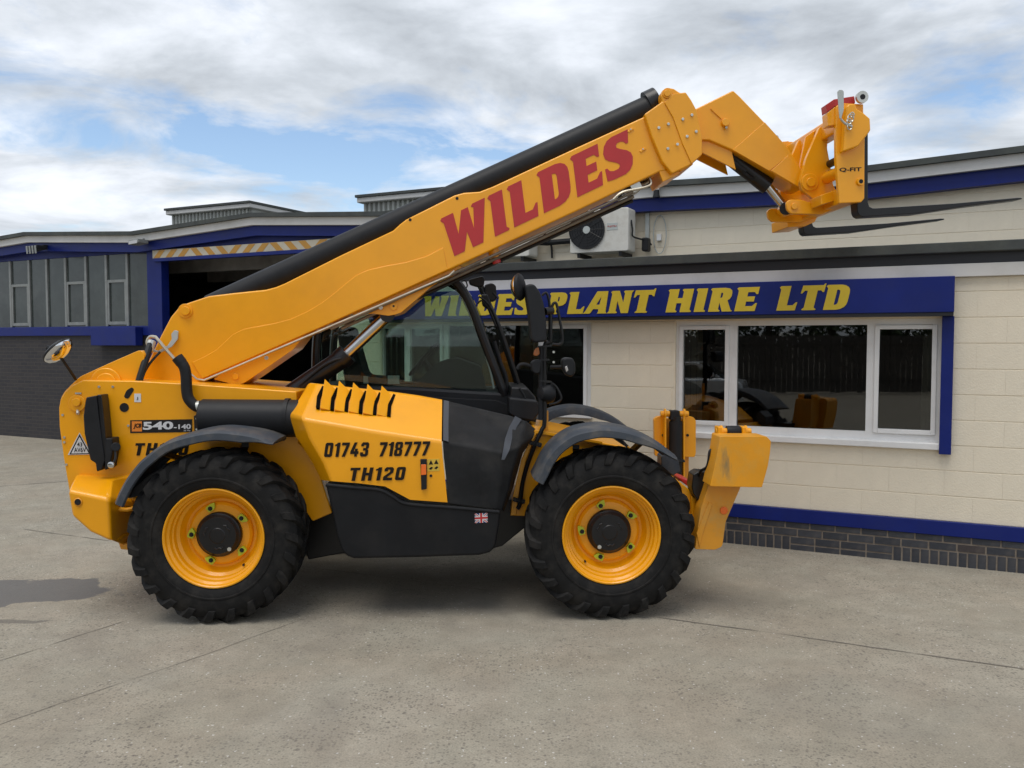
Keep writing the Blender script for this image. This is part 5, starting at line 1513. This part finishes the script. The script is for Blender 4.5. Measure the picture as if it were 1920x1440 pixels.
for d, nm in ((CNr + .028, 'side_glass'), (CFr - .034, 'far_side_glass')):
    q = [P(a_, b_, CNr) for a_, b_ in gl]
    MB().prism([(p.x, p.z) for p in q], d, d + .006).build(nm, CABGL, cab, smooth=0)
# pale frit edge inside the front of the side glass
tubepath([(866, 556), (884, 596), (904, 646), (918, 690), (926, 728)], CNr + .022, .010, 'glass_edge', pmat('green_glass_edge', (.16, .22, .19), .3), cab)
q = [P(a_, b_, CNr) for a_, b_ in front_px[2:]]
MB().loft([[Vector((p.x + .02, CNr + .06, p.z)) for p in q], [Vector((p.x + .06, (CNr + CFr) / 2, p.z)) for p in q], [Vector((p.x + .02, CFr - .06, p.z)) for p in q]]).build('windscreen', SCRGL, cab, smooth=60)
q = [P(a_, b_, CNr) for a_, b_ in ((606, 556), (640, 510), (700, 498), (770, 500), (815, 503), (848, 520))]
MB().prism([(p.x, p.z) for p in q] + [(p.x, p.z - .03) for p in q[::-1]], CNr, CFr).build('roof', BLKG, cab, bevel=.01)
pr('door_panel', [(745, 740), (930, 750), (952, 758), (960, 790), (900, 800), (745, 770)], CNr - .02, CNr + .01, BLK, parent=cab, bevel=.01)
# seat, steering column, console
sx, szz = V.at(668, 720, 1.75)
seat = MB().prism(fillet([(sx - .06, szz - .05), (sx + .30, szz - .05), (sx + .32, szz + .06), (sx + .10, szz + .08), (sx - .02, szz + .52), (sx - .14, szz + .50)], .05), 1.54, 1.98).build('seat', SEATM, cab, bevel=.03, seg=3)
MB().prism(fillet([(sx - .14, szz + .53), (sx - .02, szz + .53), (sx - .03, szz + .74), (sx - .13, szz + .74)], .04), 1.64, 1.88).build('headrest', PLAST, seat, bevel=.03, seg=3)
MB().prism(fillet([(sx + .44, szz - .1), (sx + 1.18, szz - .1), (sx + 1.12, szz + .16), (sx + .90, szz + .24), (sx + .74, szz + .20), (sx + .58, szz + .05)], .03), 1.5, 2.05).build('dashboard', SEATM, cab, bevel=.02)
wc = Vector((sx + .60, 1.75, szz + .22))
MB().tube([wc, wc + Vector((.14, 0, -.22))], .03, 10).build('steering_column', BLK, cab)
wa = Vector((-.75, 0, .65)).normalized()
pa_ = wa.cross(Vector((0, 1, 0)))
MB().tube([wc + (Vector((0, 1, 0)) * math.cos(k * math.pi / 14) + pa_ * math.sin(k * math.pi / 14)) * .18 for k in range(29)], .014, 8).build('steering_wheel', BLK, cab)
MB().tube([wc + Vector((0, -.17, 0)), wc + Vector((0, .17, 0))], .014, 8).build('wheel_spoke', BLK, cab)
for px, py, w_, h_ in ((738, 712, 22, 16), (686, 712, 9, 14)):
    q = V.poly([(px - w_ / 2, py + h_ / 2), (px + w_ / 2, py + h_ / 2), (px + w_ / 2, py - h_ / 2), (px - w_ / 2, py - h_ / 2)], CNr + .04)
    MB().prism(q, CNr + .038, CNr + .040).build('window_sticker', WHV, cab, smooth=0)
# wiper, guard bars and lamps at the front of the cab
tubepath([(898, 530), (914, 566), (934, 612), (954, 668), (968, 712), (978, 742)], 1.95, .030, 'guard_bar', BLKG, cab)
tubepath([(905, 548), (922, 580), (938, 620), (962, 690), (972, 720)], 1.70, .012, 'wiper_arm', BLK, cab)
tubepath([(926, 640), (938, 680), (948, 706), (950, 736)], 1.45, .020, 'wiper_arm', BLK, cab)
tubepath([(898, 556), (912, 566), (922, 580)], 1.6, .008, 'washer_hose', BLK, cab)
tubepath([(895, 570), (904, 564), (918, 582), (930, 612)], 1.6, .008, 'washer_hose', BLK, cab)
tubepath([(868, 538), (864, 530), (872, 526), (876, 536), (870, 544)], 1.45, .006, 'washer_hose', BLK, cab)
pr('work_lamp', [(878, 524), (892, 520), (905, 517), (909, 522), (907, 536), (897, 538), (880, 533)], 1.40, 1.52, BLK, parent=cab, bevel=.012, rnd=.02)
pr('cab_mirror', [(908, 534), (922, 530), (930, 535), (932, 560), (924, 566), (910, 560)], 1.90, 2.05, BLK, parent=cab, bevel=.012, rnd=.02)
tubepath([(924, 548), (934, 560)], 1.9, .008, 'mirror_stay', BLK, cab)
pr('wiper_motor', [(902, 552), (914, 552), (922, 572), (914, 580), (904, 572)], 1.62, 1.72, BLK, parent=cab, bevel=.012)
pr('front_cowl', [(954, 746), (1008, 752), (1013, 764), (1012, 774), (1000, 790), (968, 784), (954, 776)], .96, 1.6, BLK, parent=cab, bevel=.015)
pr('cowl_top', [(958, 726), (990, 728), (1004, 744), (1006, 753), (956, 747)], 1.15, 2.1, BLKG, parent=cab, bevel=.015)
tubepath([(974, 728), (982, 740), (985, 748)], 1.1, .010, 'hydraulic_hose', BLK, cab)

# ---- near-side mirror mast
mm = tubepath([(970, 954), (975, 944), (980, 905), (990, 868), (1004, 832), (1016, 806), (1021, 790), (1021, 720), (1021, 650), (1031, 640), (1032, 612), (1032, 575)], .53, .017, 'mirror_mast', BLKG, tele)
MB().tube([P(1014, 786, .53), P(1014, 650, .53)], .020, 10).build('mast_tube', BLK, mm)
MB().tube([P(1024, 808, .60), P(1024, 770, .60)], .018, 10).build('mast_base', YELD, mm)
for px, py in ((1004, 832), (973, 938)):
    a_ = P(px, py, .54)
    MB().bar(a_ + Vector((-.045, 0, .012)), a_ + Vector((.045, 0, -.012)), .03, .05, up=(0, 1, 0)).build('mast_clamp', BLK, mm, bevel=.004)
    for s_ in (-1, 1):
        MB().cyl(a_ + Vector((s_ * .035, -.026, -.010 * s_)), a_ + Vector((s_ * .035, -.04, -.010 * s_)), .010, 8).build('bolt', BLKG, mm)
bm_ = pr('side_mirror', [(983, 536), (992, 532), (1002, 533), (1012, 546), (1020, 570), (1024, 600), (1026, 640), (1004, 643), (996, 638), (994, 612), (991, 584), (987, 560)], .36, .58, BLK, parent=mm, bevel=.03, seg=4, rnd=.02)
MB().cyl(P(1022, 584, .5), P(1036, 582, .53), .030, 14).build('mirror_clamp', BLKG, mm)
mc = P(976, 538, .42)
ro = MB().lathe([(.0, .030), (.05, .026), (.096, .006), (.104, -.010), (.100, -.018)], n=32, axis=(.92, -.38, .06), org=mc).build('round_mirror', BLK, mm)
MB().lathe([(.099, -.0185), (.09, -.034), (.06, -.058), (.03, -.068), (.0, -.072)], n=32, axis=(.92, -.38, .06), org=mc).build('mirror_glass', MIRG, ro)
MB().cyl(mc + Vector((.02, -.02, 0)), P(990, 556, .42), .012, 8).build('mirror_stem', BLK, ro)
tubepath([(1016, 554), (1024, 549), (1029, 562), (1031, 578), (1033, 592)], .53, .010, 'mast_hoop', BLKG, mm)
tubepath([(1033, 590), (1036, 572), (1042, 568), (1046, 580), (1050, 602), (1054, 626), (1054, 640), (1048, 646), (1036, 645)], .53, .011, 'mast_hoop', BLKG, mm)
il = pr('indicator_lamp', [(995, 680), (1001, 675), (1014, 674), (1016, 680), (1013, 699), (1005, 702), (997, 696)], .46, .56, BLK, parent=mm, bevel=.014, rnd=.015)
tubepath([(998, 688), (984, 683), (974, 685), (970, 692)], .5, .014, 'lamp_stalk', BLK, il)
pr('indicator_lens', [(1003, 655), (1010, 650), (1012, 664), (1006, 668), (1000, 666)], .46, .54, pmat('amber_lens', (.30, .09, .015), .25), parent=mm, bevel=.012, rnd=.012)
wl_ = pr('work_lamp', [(1054, 674), (1062, 670), (1074, 671), (1079, 682), (1079, 700), (1072, 707), (1062, 704), (1054, 690)], .45, .60, BLK, parent=mm, bevel=.016, rnd=.02)
pr('lamp_highlight_lens', [(1059, 688), (1063, 686), (1066, 694), (1062, 698)], .446, .452, LENS, parent=wl_, bevel=.003)
MB().cyl(P(1032, 688, .53), P(1056, 688, .53), .014, 10).build('lamp_arm', BLK, wl_)
MB().bar(P(1010, 675, .53), P(1030, 675, .53), .012, .05).build('mast_bracket', BLKG, mm)
MB().bar(P(1008, 650, .53), P(1034, 648, .53), .012, .05).build('mast_bracket', BLKG, mm)
MB().bar(P(1012, 714, .53), P(1034, 716, .53), .012, .05).build('mast_bracket', BLKG, mm)
MB().lathe([(.0, .10), (.05, .085), (.078, .03), (.082, .0), (.078, -.008)], n=28, axis=(-.85, -.5, 0), org=P(1030, 737, .56)).build('headlamp', BLK, mm)
tubepath([(1034, 718), (1042, 724), (1050, 738), (1052, 748), (1044, 755), (1030, 758)], .50, .009, 'lamp_guard', BLKG, mm)
for py in (660, 679):
    disc('bolt', 1038, py, .52, .009, .012, ZINC, mm, n=8, bevel=0)
# ------------------------------------------------------------------ the yard behind the camera, seen mirrored in the office windows
def mirrored(px, py_depth):
    """where a thing stands whose image in the office glass appears at column px and depth py_depth"""
    v = Vector(((px - 960) / FPX * py_depth, py_depth, 0))
    n = B.uy
    return v - n * 2 * ((v - BO).dot(n))
LEAF = [pmat('leaf_%d' % i, c, .6, var=.3, vscale=4) for i, c in enumerate([(.035, .055, .018), (.05, .075, .022)])]
BARK = pmat('bark', (.07, .055, .04), .9, var=.3, vscale=10)
def tree_meshes(seed):
    rd = random.Random(seed)
    tr_ = MB()
    tr_.tube([(0, 0, 0), (.05, .02, 1.2), (.0, .1, 2.6), (.1, .1, 4.4)], [.17, .14, .10, .04], 8)
    for k in range(7):
        a = k * 2.4 + rd.random()
        h = 1.3 + .4 * k
        tr_.tube([(.03, .05, h), (math.cos(a) * .8, math.sin(a) * .8, h + .7), (math.cos(a) * 1.5, math.sin(a) * 1.5, h + 1.1)], [.06, .04, .015], 6)
    cr = MB()
    clumps = []
    for k in range(46):
        z = rd.uniform(1.0, 5.8)
        w = 2.1 * math.sin(min(1, (z - .3) / 5.9) * math.pi) ** .6
        a, q = rd.uniform(0, 6.28), rd.uniform(.2, 1) * w
        clumps.append((q * math.cos(a), q * math.sin(a), z))
    for c in clumps:
        for _ in range(48):
            p = Vector(c) + Vector((rd.gauss(0, .34), rd.gauss(0, .34), rd.gauss(0, .28)))
            u = Vector((rd.uniform(-1, 1), rd.uniform(-1, 1), rd.uniform(-1, 1))).normalized() * rd.uniform(.08, .16)
            v = u.cross(Vector((rd.uniform(-1, 1), rd.uniform(-1, 1), rd.uniform(-1, 1)))).normalized() * rd.uniform(.05, .09)
            cr.add([p - u, p + v, p + u, p - v], [(0, 1, 2, 3)])
    return tr_.mesh('trunk', BARK), cr
TMS = []
for sd in (3, 8):
    tm, cr = tree_meshes(sd)
    me = bpy.data.meshes.new('crown'); me.from_pydata(cr.v, [], cr.f); me.materials.append(LEAF[sd % 2])
    TMS.append((tm, me))
words_ = ['first', 'second', 'third', 'fourth', 'fifth', 'sixth', 'seventh', 'eighth', 'ninth', 'tenth', 'eleventh']
for i in range(11):
    c0 = mirrored(900 + i * 110, 40)
    t = thing('yard_tree', 'leafy green tree behind the fence mirrored in the office glass, %s along the row' % words_[i], 'tree', c0 + Vector((random.uniform(-.5, .5), random.uniform(-.8, .8), 0)), random.uniform(0, 6), 'trees behind the yard fence')
    s_ = random.uniform(.95, 1.3)
    t.scale = (s_ * 1.15, s_ * 1.15, s_)
    link('trunk', TMS[i % 2][0], t); link('crown', TMS[i % 2][1], t)
fa, fb = mirrored(700, 33), mirrored(2250, 33)
fyaw = math.atan2((fb - fa).y, (fb - fa).x)
fence = thing('yard_fence', 'dark timber board fence mirrored in the office windows', 'fence', fa, fyaw)
FEN = pmat('dark_fence_timber', (.075, .065, .055), .85, var=.2, vscale=2.5)
FL_ = (fb - fa).length
BOARD = MB().box(0, .19, -.012, .012, .05, 2.25).mesh('fence_board', FEN, 0)
nb = int(FL_ / .21)
for i in range(min(nb, 290)):
    link('fence_board', BOARD, fence, (i * FL_ / min(nb, 290), random.uniform(-.008, .008), random.uniform(-.03, .03)))
for z in (.5, 1.9):
    MB().box(0, FL_, .014, .07, z, z + .09).build('fence_rail', FEN, fence, smooth=0)
# silver car
SILV = pmat('silver_car_paint', (.66, .69, .72), .25, metal=.5, var=.03, coat=.5)
CGL = pmat('dark_car_glass', (.02, .025, .03), .05, var=.05, rvar=.02)
c0 = mirrored(1250, 24.0)
cyaw = -2 * TH + R(200)
ctyp = thing('parked_car', 'silver saloon car parked in the yard, mirrored in the left pane of the office window', 'car', c0, cyaw)
body_o = fillet([(-2.1, .32), (2.1, .32), (2.15, .62), (2.0, .82), (.95, .98), (-1.55, 1.02), (-2.1, .92), (-2.16, .6)], .10)
MB().prism(body_o, -.85, .85).build('body', SILV, ctyp, bevel=.08, seg=3)
MB().prism(fillet([(-1.6, 1.0), (1.0, .97), (.25, 1.42), (-.9, 1.45)], .12), -.68, .68).build('greenhouse', SILV, ctyp, bevel=.08, seg=3)
for s_ in (-1, 1):
    MB().prism(fillet([(-1.3, 1.03), (.72, 1.02), (.18, 1.34), (-.85, 1.37)], .06), s_ * .675 - .008, s_ * .675 + .014).build('side_window', CGL, ctyp)
    for wx in (-1.35, 1.35):
        wo_ = MB().lathe([(.32, -.1), (.33, -.06), (.33, .06), (.32, .1)], wx, .33, 24)
        for k in range(len(wo_.v)):
            wo_.v[k] = (wo_.v[k][0], wo_.v[k][1] + s_ * .78, wo_.v[k][2])
        wo_.build('wheel', RUB, ctyp)
    MB().prism(fillet([(1.85, .62), (2.1, .6), (2.05, .74), (1.9, .78)], .03), s_ * .7 - .12, s_ * .7 + .12).build('headlight', LENS, ctyp, bevel=.02)
MB().prism([(.98, 1.0), (1.02, 1.01), (.30, 1.40), (.26, 1.39)], -.6, .6).build('windscreen', CGL, ctyp)
MB().prism([(-1.60, 1.04), (-1.56, 1.04), (-.94, 1.42), (-.98, 1.42)], -.6, .6).build('rear_screen', CGL, ctyp)
